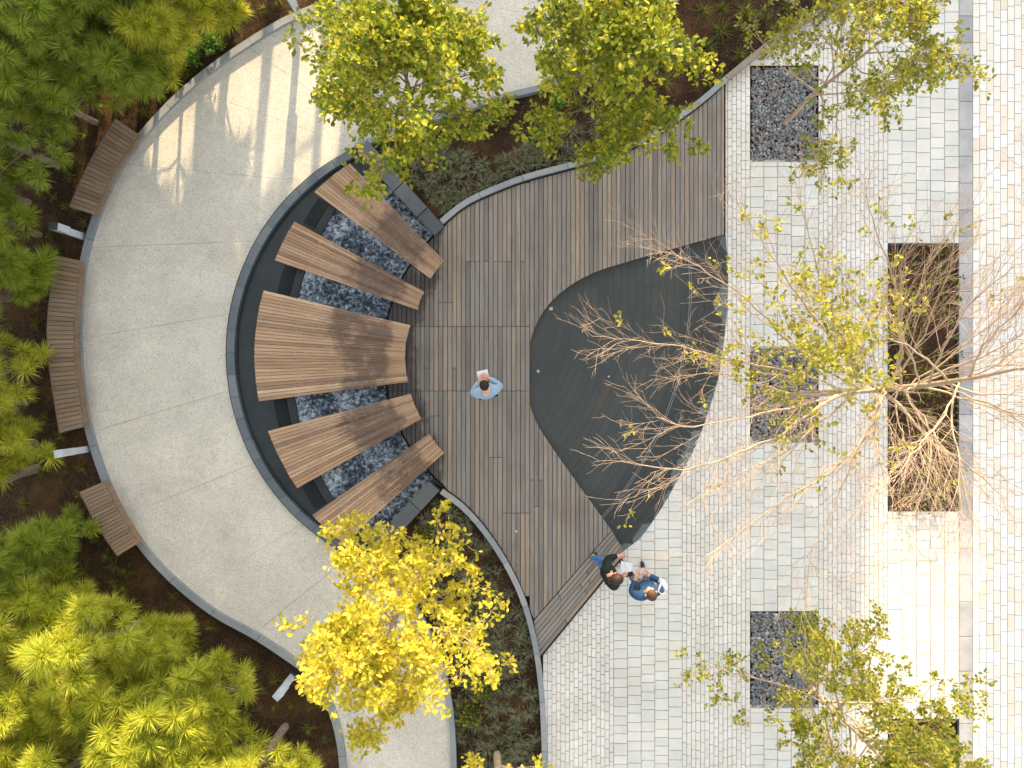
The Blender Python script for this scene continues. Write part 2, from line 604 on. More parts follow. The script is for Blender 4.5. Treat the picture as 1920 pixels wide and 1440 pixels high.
# ---- outer kerb of the path
okc = [G2(p) for p in smooth_pts([(p[0], p[1]) for p in outer_px], 8)]
kerb = empty('path_kerb', G(160, 640), 'long curved grey granite kerb along the pine bed side of the path', 'kerb')
ribbon_stones('kerb_stone', okc, 0.0, -0.125, 0.0, 0.13, 0.95, m_kerb, kerb)

# ---- kerbs of the two planting beds between path and deck
bed_top_path = smooth_pts([(668, 274), (705, 258), (800, 225), (930, 184), (1040, 156), (1115, 120), (1190, 68), (1260, 0), (1330, -90)], 8)
k2 = empty('bed_kerb', G(930, 184), 'pale granite kerb between the upper planting bed and the concrete path', 'kerb')
ribbon_stones('kerb_stone', [G2(p) for p in bed_top_path], 0.0, -0.11, 0.0, 0.14, 1.0, m_kerb, k2)
deck_top = smooth_pts([(832, 424), (868, 394), (905, 374), (980, 344), (1060, 322), (1130, 302), (1200, 274), (1260, 238), (1320, 194), (1360, 158)], 8)
k3 = empty('bed_kerb', G(1060, 320), 'grey granite kerb between the upper planting bed and the timber deck', 'kerb')
ribbon_stones('kerb_stone', [G2(p) for p in deck_top], 0.0, 0.10, 0.0, 0.2, 0.9, m_kerb, k3)
pave_top = smooth_pts([(1360, 158), (1420, 109), (1475, 68), (1530, 38), (1600, 12), (1680, -12), (1800, -40)], 8)
k4 = empty('bed_kerb', G(1475, 66), 'brownish granite kerb where the upper bed meets the pale paving', 'kerb')
ribbon_stones('kerb_stone', [G2(p) for p in pave_top], 0.0, 0.10, 0.0, 0.2, 0.9, m_kerb_b, k4)
deck_bot = smooth_pts([(832, 914), (872, 944), (912, 988), (952, 1048), (982, 1110), (1002, 1175), (1014, 1240), (1022, 1320), (1026, 1440), (1027, 1580)], 8)
k5 = empty('bed_kerb', G(980, 1110), 'curved grey granite kerb on the deck side of the lower planting bed', 'kerb')
ribbon_stones('kerb_stone', [G2(p) for p in deck_bot], 0.0, -0.10, 0.0, 0.2, 0.9, m_kerb, k5)
bed_bot_path = smooth_pts([(708, 1042), (762, 1120), (812, 1212), (836, 1300), (845, 1380), (848, 1540)], 8)
k6 = empty('bed_kerb', G(845, 1380), 'pale granite kerb beside the concrete path under the yellow tree', 'kerb')
ribbon_stones('kerb_stone', [G2(p) for p in bed_bot_path], 0.0, 0.10, 0.0, 0.14, 1.0, m_kerb, k6)

# ---- timber deck
FCX, FCY = 1036, 668


def fan(a, r):
    return (FCX + r * math.cos(a), FCY + r * math.sin(a))


def ang(p):
    return math.atan2(p[1] - FCY, p[0] - FCX) % (2 * math.pi)


fa0, fa1 = ang((836, 425)), ang((836, 912))
arc_in = [fan(fa1 + (fa0 - fa1) * i / 24, 316) for i in range(25)]
slate_left = smooth_pts([(1352, 441), (1250, 470), (1180, 490), (1115, 511), (1063, 540), (1022, 580), (997, 630), (986, 685), (989, 740), (1005, 790), (1031, 832), (1066, 882), (1102, 932), (1147, 994)], 6)
deck_poly = [p for p in deck_top] + [(1358, 165), (1358, 440)] + slate_left + [(1000, 1163)] + [p for p in deck_bot[::-1] if p[1] < 1160] + arc_in
m_sub = m_dark
dk = prism('deck', [G2(p, .09) for p in deck_poly], 0.006, 0.095, m_sub); tag(dk, kind='structure')


def spans(poly, x):
    ys = []
    for i in range(len(poly)):
        a, b = poly[i], poly[(i + 1) % len(poly)]
        if (a[0] > x) != (b[0] > x):
            ys.append(a[1] + (b[1] - a[1]) * (x - a[0]) / (b[0] - a[0]))
    ys.sort()
    return list(zip(ys[0::2], ys[1::2]))


DZ = 0.145
x = 719.5
PW = 8.55
while x < 1357:
    x0, x1 = x + .55, min(x + PW - .55, 1357.5)
    a, b = spans(deck_poly, x0), spans(deck_poly, x1)
    if len(a) != len(b):
        if not a or not b:
            f_ = a or b
            e_ = [((p + q) / 2 - 2, (p + q) / 2 + 2) for p, q in f_]
            a, b = (a or e_), (b or e_)
        else:
            a = b = min(a, b, key=len)
    for (ya0, ya1), (yb0, yb1) in zip(a, b):
        if max(ya1 - ya0, yb1 - yb0) < 3: continue
        top, bot = min(ya0, yb0), max(ya1, yb1)
        cs = [c + rng.uniform(-.4, .4) for c in ((612, 733) if x < 985 else ()) if top + 15 < c < bot - 15]
        if x < 985:
            if bot > 1000: cs.append(rng.choice((858, 962)))
            if top < 430 and rng.random() < .5: cs.append(490)
            if 775 < x < 850: cs.append(rng.choice((567, 780, 690)))
        elif bot - top > 330: cs.append(rng.choice((330, 400, 450)) + (500 if top > 500 else 0))
        cs = sorted(c for c in cs if top + 15 < c < bot - 15)
        E = [(ya0, yb0)] + [(c, c) for c in cs] + [(ya1, yb1)]
        for (p0, p1), (q0, q1) in zip(E[:-1], E[1:]):
            g = .5
            P = [(x0, p0 + g), (x1, p1 + g), (x1, q1 - g), (x0, q0 - g)]
            prism('deck_plank', [G2(p, DZ) for p in P], 0.097, DZ + rng.uniform(-.003, .003), m_deck, dk, (0, 1))
    x += PW
# diagonal boards at the deck's lower tip
L0 = ((1147, 995), (1001, 1164)); L1 = ((1172, 1037), (1013, 1231))
sub2 = prism('deck_edge_base', [G2(p, .09) for p in (L0[0], L1[0], L1[1], L0[1])], 0.006, 0.094, m_sub, dk)
nb = 7
for i in range(nb):
    t0, t1 = (i + .07) / nb, (i + .93) / nb
    f = lambda e, t: (L0[e][0] + (L1[e][0] - L0[e][0]) * t, L0[e][1] + (L1[e][1] - L0[e][1]) * t)
    mid = rng.uniform(.3, .7)
    a0, a1, b0, b1 = f(0, t0), f(0, t1), f(1, t0), f(1, t1)
    lp = lambda p, q, t: (p[0] + (q[0] - p[0]) * t, p[1] + (q[1] - p[1]) * t)
    for P in ([a0, a1, lp(a1, b1, mid - .003), lp(a0, b0, mid - .003)], [lp(a0, b0, mid + .003), lp(a1, b1, mid + .003), b1, b0]):
        prism('deck_plank', [G2(p, DZ) for p in P], 0.097, DZ + rng.uniform(-.003, .003), m_deck, dk, (-146, -169))

# ---- slate teardrop
slate_arc = [(1168, 1032), (1203, 1003), (1243, 945), (1274, 890), (1303, 835), (1327, 770), (1346, 705), (1357, 630), (1363, 560), (1363, 500), (1359, 442)]
slate_poly = [G2(p) for p in slate_left + smooth_pts(slate_arc, 5)]
sl = prism('slate_paving', slate_poly, 0.005, 0.046, m_black); tag(sl, kind='structure')


def hull(P):
    P = sorted(set((round(a, 5), round(b, 5)) for a, b in P))
    def half(P):
        h = []
        for p in P:
            while len(h) > 1 and (h[-1][0] - h[-2][0]) * (p[1] - h[-2][1]) - (h[-1][1] - h[-2][1]) * (p[0] - h[-2][0]) <= 0: h.pop()
            h.append(p)
        return h
    a, b = half(P), half(P[::-1])
    return a[:-1] + b[:-1]


sh_poly = hull(slate_poly)
TW = .142
k = 0
while True:
    r1 = ARC_R + .12 - k * TW - .0015; r0 = r1 - TW + .003
    if r0 < 0.2 or k > 40: break
    hit = False
    s = -rng.uniform(0, .45)
    Lr = .52
    amin = -2.0
    th = amin
    while th < 1.2:
        a0 = th + s / r1; a1 = a0 + Lr / r1 - .002 / r1
        Pq = [(ARC_C[0] + r * math.cos(a), ARC_C[1] + r * math.sin(a)) for r, a in ((r0, a0), (r1, a0), (r1, (a0 + a1) / 2), (r1, a1), (r0, a1), (r0, (a0 + a1) / 2))]
        for i in range(len(sh_poly)):
            Pq = clip_half(Pq, sh_poly[i], sh_poly[(i + 1) % len(sh_poly)])
            if len(Pq) < 3: break
        if len(Pq) >= 3 and abs(area2(Pq)) > .004:
            prism('slate_tile', Pq, .047, .060 + rng.uniform(-.0012, .0012), m_slate, sl)
            hit = True
        th += Lr / r1
    k += 1
    if not hit and k > 6: break
# twin stainless drain lines that follow the arc
for dr in (.70, .735):
    V, F = [], []
    Cc = [(ARC_C[0] + (ARC_R - dr) * math.cos(a), ARC_C[1] + (ARC_R - dr) * math.sin(a)) for a in np.linspace(-1.6, 1.2, 160)]
    Cc = [p for p in Cc if inside(p, sh_poly)]
    Vv = []
    Ff = []
    for i, p in enumerate(Cc):
        d = ((p[0] - ARC_C[0]) / (ARC_R - dr), (p[1] - ARC_C[1]) / (ARC_R - dr))
        for s_, z in ((-.0035, .058), (-.0035, .0645), (.0035, .0645), (.0035, .058)):
            Vv.append((p[0] + d[0] * s_, p[1] + d[1] * s_, z))
        if i:
            b = 4 * (i - 1)
            for j in range(3): Ff.append((b + j, b + j + 1, b + j + 5, b + j + 4))
    mesh('drain_strip', Vv, Ff, m_kerb, sl)

# ---- stone paving in bands
excl = [G2(p) for p in [(1800, -60)] + pave_top[::-1] + [(1359, 170), (1359, 440)] + smooth_pts(slate_arc, 5)[::-1] + [(1173, 1038), (1014, 1232)] + [p for p in deck_bot if p[1] > 1236]]
excl = [excl[0]] + [excl[i] for i in range(1, len(excl)) if math.dist(excl[i], excl[i - 1]) > .02]
# everything west of this line (seen walking down it) is not paving
west = excl + [(-30, -8.6), (-30, 30), (excl[0][0], 30)]


def seg_dist(p, a, b):
    dx, dy = b[0] - a[0], b[1] - a[1]
    t = max(0, min(1, ((p[0] - a[0]) * dx + (p[1] - a[1]) * dy) / (dx * dx + dy * dy)))
    return math.hypot(p[0] - a[0] - dx * t, p[1] - a[1] - dy * t)


def fit(P):
    """clip a paver against the paving's west boundary"""
    ins = [inside(p, west) for p in P]
    if all(ins): return None
    if not any(ins): return P
    c = (sum(p[0] for p in P) / len(P), sum(p[1] for p in P) / len(P))
    i = min(range(len(excl) - 1), key=lambda i: seg_dist(c, excl[i], excl[i + 1]))
    Q = clip_half(P, excl[i], excl[i + 1])            # walking down, paving lies on the left hand
    return Q if len(Q) >= 3 and abs(area2(Q)) > .0006 else None


def unit_slab():
    V = [(x, y, 0) for x, y in ((-.5, -.5), (.5, -.5), (.5, .5), (-.5, .5))]
    V += [(x * 1.0, y * 1.0, .85) for x, y in ((-.5, -.5), (.5, -.5), (.5, .5), (-.5, .5))]
    V += [(x * .985, y * .98, 1) for x, y in ((-.5, -.5), (.5, -.5), (.5, .5), (-.5, .5))]
    F = [(8, 9, 10, 11)]
    for b in (0, 4):
        for i in range(4):
            j = (i + 1) % 4
            F.append((b + i, b + j, b + 4 + j, b + 4 + i))
    return V, F


def shared(name, mat):
    V, F = unit_slab()
    me = bpy.data.meshes.new(name)
    me.from_pydata(V, [], F)
    me.materials.append(mat)
    return me


Z0, Z1 = .031, .052
HOLES = []


def band(name, piece, x0, x1, ncol, ln, mat, y0=-60, y1=1500, joined=False, holes=(), gap=.45, limit=300):
    base_V, base_F = [], []
    P = [G2(p) for p in ((x0, y1), (x1, y1), (x1, y0), (x0, y0))]
    me_s = shared(piece, mat)
    parent = empty(name, (G(x0, 0)[0], 0, 0), kind='structure')
    # bedding sheet below the joints (clipped in strips)
    bV, bF = [], []
    yy = y0
    while yy < y1:
        ye = min(yy + 20, y1)
        for i in range(ncol):
            c0, c1 = x0 + (x1 - x0) * i / ncol, x0 + (x1 - x0) * (i + 1) / ncol
            if any(h0 - 1 < yy < h1 - 10 or h0 + 10 < ye < h1 + 1 for h0, h1 in holes): continue
            Q = fit([G2(p) for p in ((c0, ye), (c1, ye), (c1, yy), (c0, yy))])
            if Q:
                b = len(bV)
                bV += [(p[0], p[1], Z0 - .006) for p in Q]
                bF.append(tuple(range(b, b + len(Q))))
        yy = ye
    mesh('bedding_sand', bV, bF, m_joint, parent)
    JV, JF = [], []
    cnt = 0
    for i in range(ncol):
        c0, c1 = x0 + (x1 - x0) * i / ncol, x0 + (x1 - x0) * (i + 1) / ncol
        runs, s = [], y0
        for h0, h1 in sorted(holes):
            runs.append((s, h0)); s = h1
        runs.append((s, y1))
        for r0, r1 in runs:
            if r1 - r0 < 2: continue
            yy = r0
            first = True
            while yy < r1 - 1:
                l = ln * (rng.uniform(.35, 1) if first else rng.choice((.9, 1, 1, 1, 1.05, 1.3)))
                first = False
                ye = yy + l
                if r1 - ye < ln * .4: ye = r1
                q = ((c0 + gap, ye - gap), (c1 - gap, ye - gap), (c1 - gap, yy + gap), (c0 + gap, yy + gap))
                Pq = [G2(p) for p in q]
                Q = fit(Pq)
                inf = ye > -5 and yy < 1445 and c0 < 1925
                if Q:
                    dz = rng.uniform(-.0022, .0022)
                    if joined or cnt >= limit or not inf:
                        prism_data(Q, Z0, Z1 + dz, JV, JF)
                    elif Q is Pq:
                        o = bpy.data.objects.new(piece, me_s)
                        COL.link(o)
                        o.parent = parent
                        cx, cy = (Pq[0][0] + Pq[1][0]) / 2, (Pq[0][1] + Pq[2][1]) / 2
                        o.location = Vector((cx, cy, Z0)) - org(parent)
                        o.scale = (abs(Pq[1][0] - Pq[0][0]), abs(Pq[2][1] - Pq[0][1]), Z1 - Z0 + dz)
                        cnt += 1
                    else:
                        prism(piece, Q, Z0, Z1 + dz, mat, parent)
                        cnt += 1
                yy = ye
    if JV:
        o = mesh(piece + '_field', JV, JF, mat, parent)
        o['kind'] = 'stuff'
    return parent


band('brick_paving', 'paving_brick', 1018, 1150, 16, 17, m_brick, 900, 1500, True)
band('slab_paving', 'paving_slab', 1150, 1278, 5, 17.5, m_pave, 800, 1500)
band('brick_paving', 'paving_brick', 1278, 1405, 15, 17, m_brick, joined=True)
GR = [(125, 305), (650, 830), (1145, 1326)]
band('slab_paving', 'paving_slab', 1405, 1533, 5, 19, m_pave, holes=GR)
band('brick_paving', 'paving_brick', 1533, 1662, 15, 17, m_brick, joined=True)
PL = [(-460, -60), (457, 958), (1346, 1850)]
band('slab_paving', 'paving_slab', 1662, 1795, 5, 20, m_pave, holes=PL, y1=1500)
band('grey_slab_strip', 'paving_slab', 1795, 1821, 1, 50, m_grey)
band('cream_paving', 'paving_slab', 1821, 2080, 20, 25, m_cream)
o = mesh('plaza', [(*G2((2080, 1500)), .03), (60, *G2((2080, 1500))[1:], .03), (60, G2((0, -60))[1], .03), (*G2((2080, -60)), .03)], [(0, 1, 2, 3)], m_cream); tag(o, kind='structure')

# ---- gravel beds: pebbles nobody could count
ico = None


def blob_template():
    t = (1 + 5 ** .5) / 2
    V = np.array([(-1, t, 0), (1, t, 0), (-1, -t, 0), (1, -t, 0), (0, -1, t), (0, 1, t), (0, -1, -t), (0, 1, -t), (t, 0, -1), (t, 0, 1), (-t, 0, -1), (-t, 0, 1)], float)
    V /= np.linalg.norm(V[0])
    F = np.array([(0, 11, 5), (0, 5, 1), (0, 1, 7), (0, 7, 10), (0, 10, 11), (1, 5, 9), (5, 11, 4), (11, 10, 2), (10, 7, 6), (7, 1, 8), (3, 9, 4), (3, 4, 2), (3, 2, 6), (3, 6, 8), (3, 8, 9), (4, 9, 5), (2, 4, 11), (6, 2, 10), (8, 6, 7), (9, 8, 1)])
    return V, F


def rot_rand(n):
    q = nr.normal(size=(n, 4)); q /= np.linalg.norm(q, axis=1)[:, None]
    w, x, y, z = q.T
    return np.stack([np.stack([1 - 2 * (y * y + z * z), 2 * (x * y - z * w), 2 * (x * z + y * w)], -1),
                     np.stack([2 * (x * y + z * w), 1 - 2 * (x * x + z * z), 2 * (y * z - x * w)], -1),
                     np.stack([2 * (x * z - y * w), 2 * (y * z + x * w), 1 - 2 * (x * x + y * y)], -1)], 1)


def scatter(tV, tF, pos, rot, sc):
    """template copies -> one vertex/face array"""
    n = len(pos)
    sc = np.asarray(sc, float)
    if sc.ndim == 1: sc = np.repeat(sc[:, None], 3, 1)
    V = np.einsum('nij,nkj->nki', rot, tV[None] * sc[:, None, :]) + pos[:, None, :]
    F = tF[None] + (np.arange(n) * len(tV))[:, None, None]
    return V.reshape(-1, 3), F.reshape(-1, tF.shape[1])


bV, bF = blob_template()
glabel = ['dark grey pebble bed under the upper right tree', 'dark grey pebble bed behind the bare twigs, mid right', 'dark grey pebble bed beside the lower right tree trunk']
for (y0, y1), lb in zip(GR, glabel):
    a, b = G2((1406.5, y1 - 1)), G2((1532, y0 + 1))
    n = 2300
    p = np.stack([nr.uniform(a[0] + .02, b[0] - .02, n), nr.uniform(a[1] + .02, b[1] - .02, n), nr.uniform(.005, .04, n)], 1)
    s = np.stack([nr.uniform(.02, .042, n), nr.uniform(.02, .036, n), nr.uniform(.012, .022, n)], 1)
    rz = nr.uniform(0, 6.28, n)
    rot = np.zeros((n, 3, 3)); rot[:, 0, 0] = np.cos(rz); rot[:, 0, 1] = -np.sin(rz); rot[:, 1, 0] = np.sin(rz); rot[:, 1, 1] = np.cos(rz); rot[:, 2, 2] = 1
    Vg, Fg = scatter(bV, bF, p, rot, s)
    o = mesh('pebble_bed', Vg, Fg, m_pebble, smooth=True)
    tag(o, lb, 'pebbles', kind='stuff')

# ================================================================== FOUNTAIN
basin = empty('fountain_basin', G(500, 662), 'black stone fountain basin under the fanned timber loungers', 'fountain')
arcp = [rim_pt(A0 + (A1 - A0) * i / 60, 415) for i in range(61)]
wall_t = [(684, 300), (815, 440)]; wall_b = [(697, 1022), (806, 902)]
floor = [G2(p) for p in arcp] + [G2(p) for p in [(690, 1030), wall_b[1]]] + [G2(fan(fa1 + (fa0 - fa1) * i / 20, 318)) for i in range(21)] + [G2(p) for p in [wall_t[1], (676, 290)]]
prism('basin_floor', floor, 0.005, 0.05, m_black, basin)
rimc = [G2(rim_pt(A0 + (A1 - A0) * i / 120, FR), .15) for i in range(121)]
ribbon_stones('rim_stone', rimc, 0.0, 0.145, 0.0, 0.16, 0.42, m_rim, basin, .006)
def coping(o0, o1, i0, i1, js, z=.22):
    js = [0] + js + [1]
    lp = lambda p, q, t: (p[0] + (q[0] - p[0]) * t, p[1] + (q[1] - p[1]) * t)
    for a, b in zip(js[:-1], js[1:]):
        P = [lp(o0, o1, a + .004), lp(o0, o1, b - .004), lp(i0, i1, b - .004), lp(i0, i1, a + .004)]
        prism('coping_stone', [G2(p, z) for p in P], 0.0, z + rng.uniform(-.002, .002), m_cope, basin)


coping((688, 262), (833, 425), (667, 283), (815, 442), [.22, .48, .78])
coping((824, 920), (704, 1050), (804, 902), (686, 1027), [.3, .62])

# raised stone ledge, grates, water
def ring(name, r0, r1, a0, a1, z0, z1, mat, parent, n=40, nrad=1, jit=0, kind=None):
    if jit:
        V, F = [], []
        nrad_ = nrad
        for i in range(n + 1):
            for j in range(nrad_ + 1):
                a = a0 + (a1 - a0) * i / n
                r = r0 + (r1 - r0) * j / nrad_
                q = G(*fan(a, r))
                h = z0 + (z1 - z0) * (j / nrad_)
                V.append((q[0], q[1], h + rng.uniform(-jit, jit)))
        for i in range(n):
            for j in range(nrad_):
                b = i * (nrad_ + 1) + j
                F.append((b, b + 1, b + nrad_ + 2, b + nrad_ + 1))
        return mesh(name, V, F, mat, parent, smooth=True)
    P = [G2(fan(a0 + (a1 - a0) * i / n, r1)) for i in range(n + 1)] + [G2(fan(a1 + (a0 - a1) * i / n, r0)) for i in range(n + 1)]
    return prism(name, P, z0, z1, mat, parent)


def rng_ang(r, lo):
    """angles at which radius r meets the two side copings"""
    # upper wall line and lower wall line
    def cross(p, q):
        for k in range(400):
            t = k / 399
            x, y = p[0] + (q[0] - p[0]) * t, p[1] + (q[1] - p[1]) * t
            if math.hypot(x - FCX, y - FCY) <= r: return ang((x, y))
        return ang(q)
    return cross((640, 250), (815, 442)), cross((650, 1065), (804, 902))


a0, a1 = rng_ang(489, 0)
ring('basin_ledge', 487, 502, a0 + .01, a1 - .01, .0, .115, m_black, basin)
nw = 200
V, F = [], []
M_ = 34
for i in range(nw + 1):
    for j in range(M_ + 1):
        r = 318 + (486 - 318) * j / M_
        b0, b1 = rng_ang(r, 0) if i == 0 else WA[j]
        if i == 0:
            if j == 0: WA = []
            WA.append((b0 + .004, b1 - .004)); b0, b1 = WA[j]
        q = G(*fan(b0 + (b1 - b0) * i / nw, r))
        z = .075 + .03 * (j / M_) + rng.uniform(-.012, .012) * (1 if j > 4 else .2) - (.06 if j < 4 else 0)
        V.append((q[0], q[1], max(.053, z)))
for i in range(nw):
    for j in range(M_):
        b = i * (M_ + 1) + j
        F.append((b, b + M_ + 1, b + M_ + 2, b + 1))
wobj = mesh('water', V, F, m_water, smooth=True); tag(wobj, kind='structure')

# lounger platforms, corners read at seat height: inner end (upper, lower), outer end (upper, lower)
LZ = .46
LG = [((834, 490), (808, 523), (656, 306), (589, 360), 13, 'narrow timber lounger beside the upper slate coping, topmost of the fan'),
      ((796, 547), (783, 581), (552, 415), (515, 488), 13, 'timber lounger second from the top of the fan'),
      ((770, 610), (766, 716), (494, 544), (485, 753), 31, 'widest timber lounger in the middle of the fan'),
      ((771, 738), (791, 785), (502, 808), (557, 916), 17, 'timber lounger just below the widest one in the fan'),
      ((806, 812), (833, 849), (585, 966), (645, 1019), 12, 'narrow timber lounger beside the lower slate coping, bottom of the fan')]


def arc_between(p, q, bulge, n):
    out = []
    dx, dy = q[0] - p[0], q[1] - p[1]
    for i in range(n + 1):
        t = i / n
        b = 4 * bulge * t * (1 - t)
        out.append((p[0] + dx * t - dy * b, p[1] + dy * t + dx * b))
    return out


def arc_at(p, q, bulge, t):
    dx, dy = q[0] - p[0], q[1] - p[1]
    b = 4 * bulge * t * (1 - t)
    return (p[0] + dx * t - dy * b, p[1] + dy * t + dx * b)


def lz(s):          # seat profile along a lounger: s=0 inner end, 1 outer end
    return LZ + .05 * math.cos(2 * math.pi * (s - .1)) - .05 * math.sin(math.pi * s)


for iu, il, ou, ol, n, lb in LG:
    c = G((iu[0] + ol[0]) / 2, (iu[1] + ol[1]) / 2, .4)
    t = empty('timber_lounger', (c[0], c[1], .05), lb, 'lounger', 'fan of timber loungers over the fountain')
    wi, wo_ = math.dist(iu, il), math.dist(ou, ol)
    bi = .075 * (1 if n > 20 else .5); bo = .06 * (1 if n > 20 else .5)
    for i in range(n):
        V, F, uv = [], [], []
        g = .06
        ta, tb = (i + g) / n, (i + 1 - g) / n
        ns = 10
        u0, v0 = rng.uniform(0, 50), rng.uniform(0, 50)
        dz = rng.uniform(-.002, .002)
        ji, jo = rng.uniform(0, .004), rng.uniform(0, .003)
        for k in range(ns + 1):
            s = ji + (1 - ji - jo) * k / ns
            z = lz(s) + dz
            for tt in (ta, tb):
                pi0 = arc_at(iu, il, bi, tt); po0 = arc_at(ou, ol, bo, tt)
                p = (pi0[0] + (po0[0] - pi0[0]) * s, pi0[1] + (po0[1] - pi0[1]) * s)
                q = G(p[0], p[1], z)
                V.append((q[0], q[1], z)); uv.append((u0 + s * 2.8, v0 + (0 if tt == ta else .07)))
                V.append((q[0], q[1], z - .028)); uv.append((u0 + s * 2.8, v0 + (.1 if tt == ta else .17)))
        for k in range(ns):
            b = 4 * k
            F += [(b, b + 2, b + 6, b + 4), (b + 1, b + 5, b + 7, b + 3), (b, b + 4, b + 5, b + 1), (b + 2, b + 3, b + 7, b + 6)]
        F += [(0, 1, 3, 2), (4 * ns, 4 * ns + 2, 4 * ns + 3, 4 * ns + 1)]
        mesh('plank', V, F, m_lounge, t, uv)
    # steel fins carrying the planks
    for s in (.08, .5, .92):
        pi0, pi1 = arc_at(iu, il, bi, .04), arc_at(iu, il, bi, .96)
        po0, po1 = arc_at(ou, ol, bo, .04), arc_at(ou, ol, bo, .96)
        z = lz(s) - .03
        A = G(pi0[0] + (po0[0] - pi0[0]) * s, pi0[1] + (po0[1] - pi0[1]) * s, z)
        B = G(pi1[0] + (po1[0] - pi1[0]) * s, pi1[1] + (po1[1] - pi1[1]) * s, z)
        d = Vector((B[0] - A[0], B[1] - A[1], 0)); L = d.length; rz = math.atan2(d.y, d.x)
        V, F = [], []
        box_data(V, F, ((A[0] + B[0]) / 2, (A[1] + B[1]) / 2, z - .025), (L, .05, .045), rz)
        mesh('cross_beam', V, F, m_steel, t)
        for e in (.15, .85):
            V, F = [], []
            cx, cy = A[0] + d.x * e, A[1] + d.y * e
            box_data(V, F, (cx, cy, (z - .048 + .04) / 2), (.05, .05, z - .048 - .04), rz)
            mesh('leg', V, F, m_steel, t)

# drain grates in the gaps
for pa in ((596, 402), (539, 527), (532, 773), (590, 925)):
    a = ang(pa)
    g = empty('drain_grate', G(*fan(a, 516)), None)
    g.parent = basin; g.location = Vector(G(*fan(a, 516))) - org(basin); ORG[g.name] = Vector(G(*fan(a, 516)))
    ha = .052
    ring('grate_pan', 504, 528, a - ha, a + ha, .051, .056, m_dark, g, 6)
    V, F = [], []
    for i in range(17):
        aa = a - ha + 2 * ha * (i + .5) / 17
        p, q = G2(fan(aa - .0014, 504.5)), G2(fan(aa - .0014, 527.5))
        p2, q2 = G2(fan(aa + .0014, 504.5)), G2(fan(aa + .0014, 527.5))
        prism_data([p, q, q2, p2], .056, .066, V, F)
    mesh('grate_bar', V, F, m_steel, g)['kind'] = 'stuff'

# ================================================================== GARDEN BENCHES
def slat_bench(Lp, Rp, n, lb, z=.45):
    Ls = [G2(p, z) for p in smooth_pts(Lp, 10)]; Rs = [G2(p, z) for p in smooth_pts(Rp, 10)]
    c = at_len(Ls, plen(Ls) / 2)
    t = empty('garden_bench', (c[0], c[1], 0), lb, 'bench', 'slatted timber benches along the path kerb')
    LL, RL = plen(Ls), plen(Rs)
    for i in range(n):
        s0, s1 = (i + .06) / n, (i + .94) / n
        P = [at_len(Ls, LL * s0), at_len(Ls, LL * s1), at_len(Rs, RL * s1), at_len(Rs, RL * s0)]
        d = (P[2][0] - P[1][0], P[2][1] - P[1][1])
        prism('slat', P, z - .035, z + rng.uniform(-.002, .002), m_bench, t, d)
    # fascia boards under both edges
    for Q, QL, sgn in ((Rs, RL, 1), (Ls, LL, -1)):
        k = 12
        A = [offset_at(Q, QL * i / k * .999, -sgn * .0) for i in range(k + 1)]
        B = [offset_at(Q, QL * i / k * .999, sgn * .04) for i in range(k + 1)]
        prism('fascia', A + B[::-1], z - .14, z - .037, m_bench, t, (1, .2))
    m = 3 if n > 30 else 2
    for i in range(m):
        s = .12 + .76 * i / (m - 1)
        a, b = at_len(Ls, LL * s), at_len(Rs, RL * s)
        V, F = [], []
        rz = math.atan2(b[1] - a[1], b[0] - a[0])
        box_data(V, F, ((a[0] + b[0]) / 2, (a[1] + b[1]) / 2, (z - .15) / 2), (math.dist(a, b) * .55, .08, z - .15), rz)
        mesh('leg', V, F, m_steel, t)


slat_bench([(217, 222), (169, 303), (130, 388)], [(258, 250), (209, 322), (174, 402)], 22, 'short slatted bench above the other two, crossed by a sunlit streak')
slat_bench([(103, 478), (89, 640), (112, 812)], [(149, 488), (137, 640), (156, 801)], 38, 'longest curved slatted bench, midway along the left kerb')
slat_bench([(150, 922), (182, 984), (221, 1042)], [(193, 903), (224, 962), (259, 1019)], 20, 'short grey slatted bench nearest the lower pines')

# ================================================================== BOLLARD LIGHTS
def bollard(px, h, rz, lb, capm=None):
    b = G(*px)
    t = empty('bollard_light', b, lb, 'bollard light', 'bollard lights beside the path')
    V, F = [], []
    box_data(V, F, (b[0], b[1], .012), (.16, .2, .022), rz); mesh('base_plate', V, F, m_steel, t)
    V, F = [], []
    box_data(V, F, (b[0], b[1], .023 + (h * .62) / 2), (.07, .12, h * .62), rz); mesh('post', V, F, m_white_metal, t)
    V, F = [], []
    c, s = math.cos(rz), math.sin(rz)
    ox = .03
    box_data(V, F, (b[0] + ox * c, b[1] + ox * s, .026 + h * .81), (.15, .13, h * .376), rz); mesh('head', V, F, m_white_metal, t)
    V, F = [], []
    box_data(V, F, (b[0] + (ox - .078) * c, b[1] + (ox - .078) * s, .026 + h * .80), (.004, .11, h * .28), rz); mesh('lens', V, F, m_lens, t)
    V, F = [], []
    box_data(V, F, (b[0] + ox * c, b[1] + ox * s, .03 + h), (.156, .136, .012), rz); mesh('cap', V, F, capm or m_white_metal, t)


bollard((157, 444), .95, -.1, 'dark-headed bollard light between the upper and the longest bench', m_lens)
bollard((166, 842), .95, .15, 'pale bollard light between the longest and the lowest bench')
bollard((548, 1268), .9, .8, 'pale bollard light near the yellow tree and the path bend')
bollard((563, 30), .9, -.9, 'bollard light at the top edge beside the path kerb')

# ================================================================== TREES
def unit(v):
    v = np.asarray(v, float)
    return v / (np.linalg.norm(v) + 1e-9)


def deviate(d, ang_, r):
    a = unit(np.cross(d, r.normal(size=3)))
    return unit(d * math.cos(ang_) + a * math.sin(ang_))


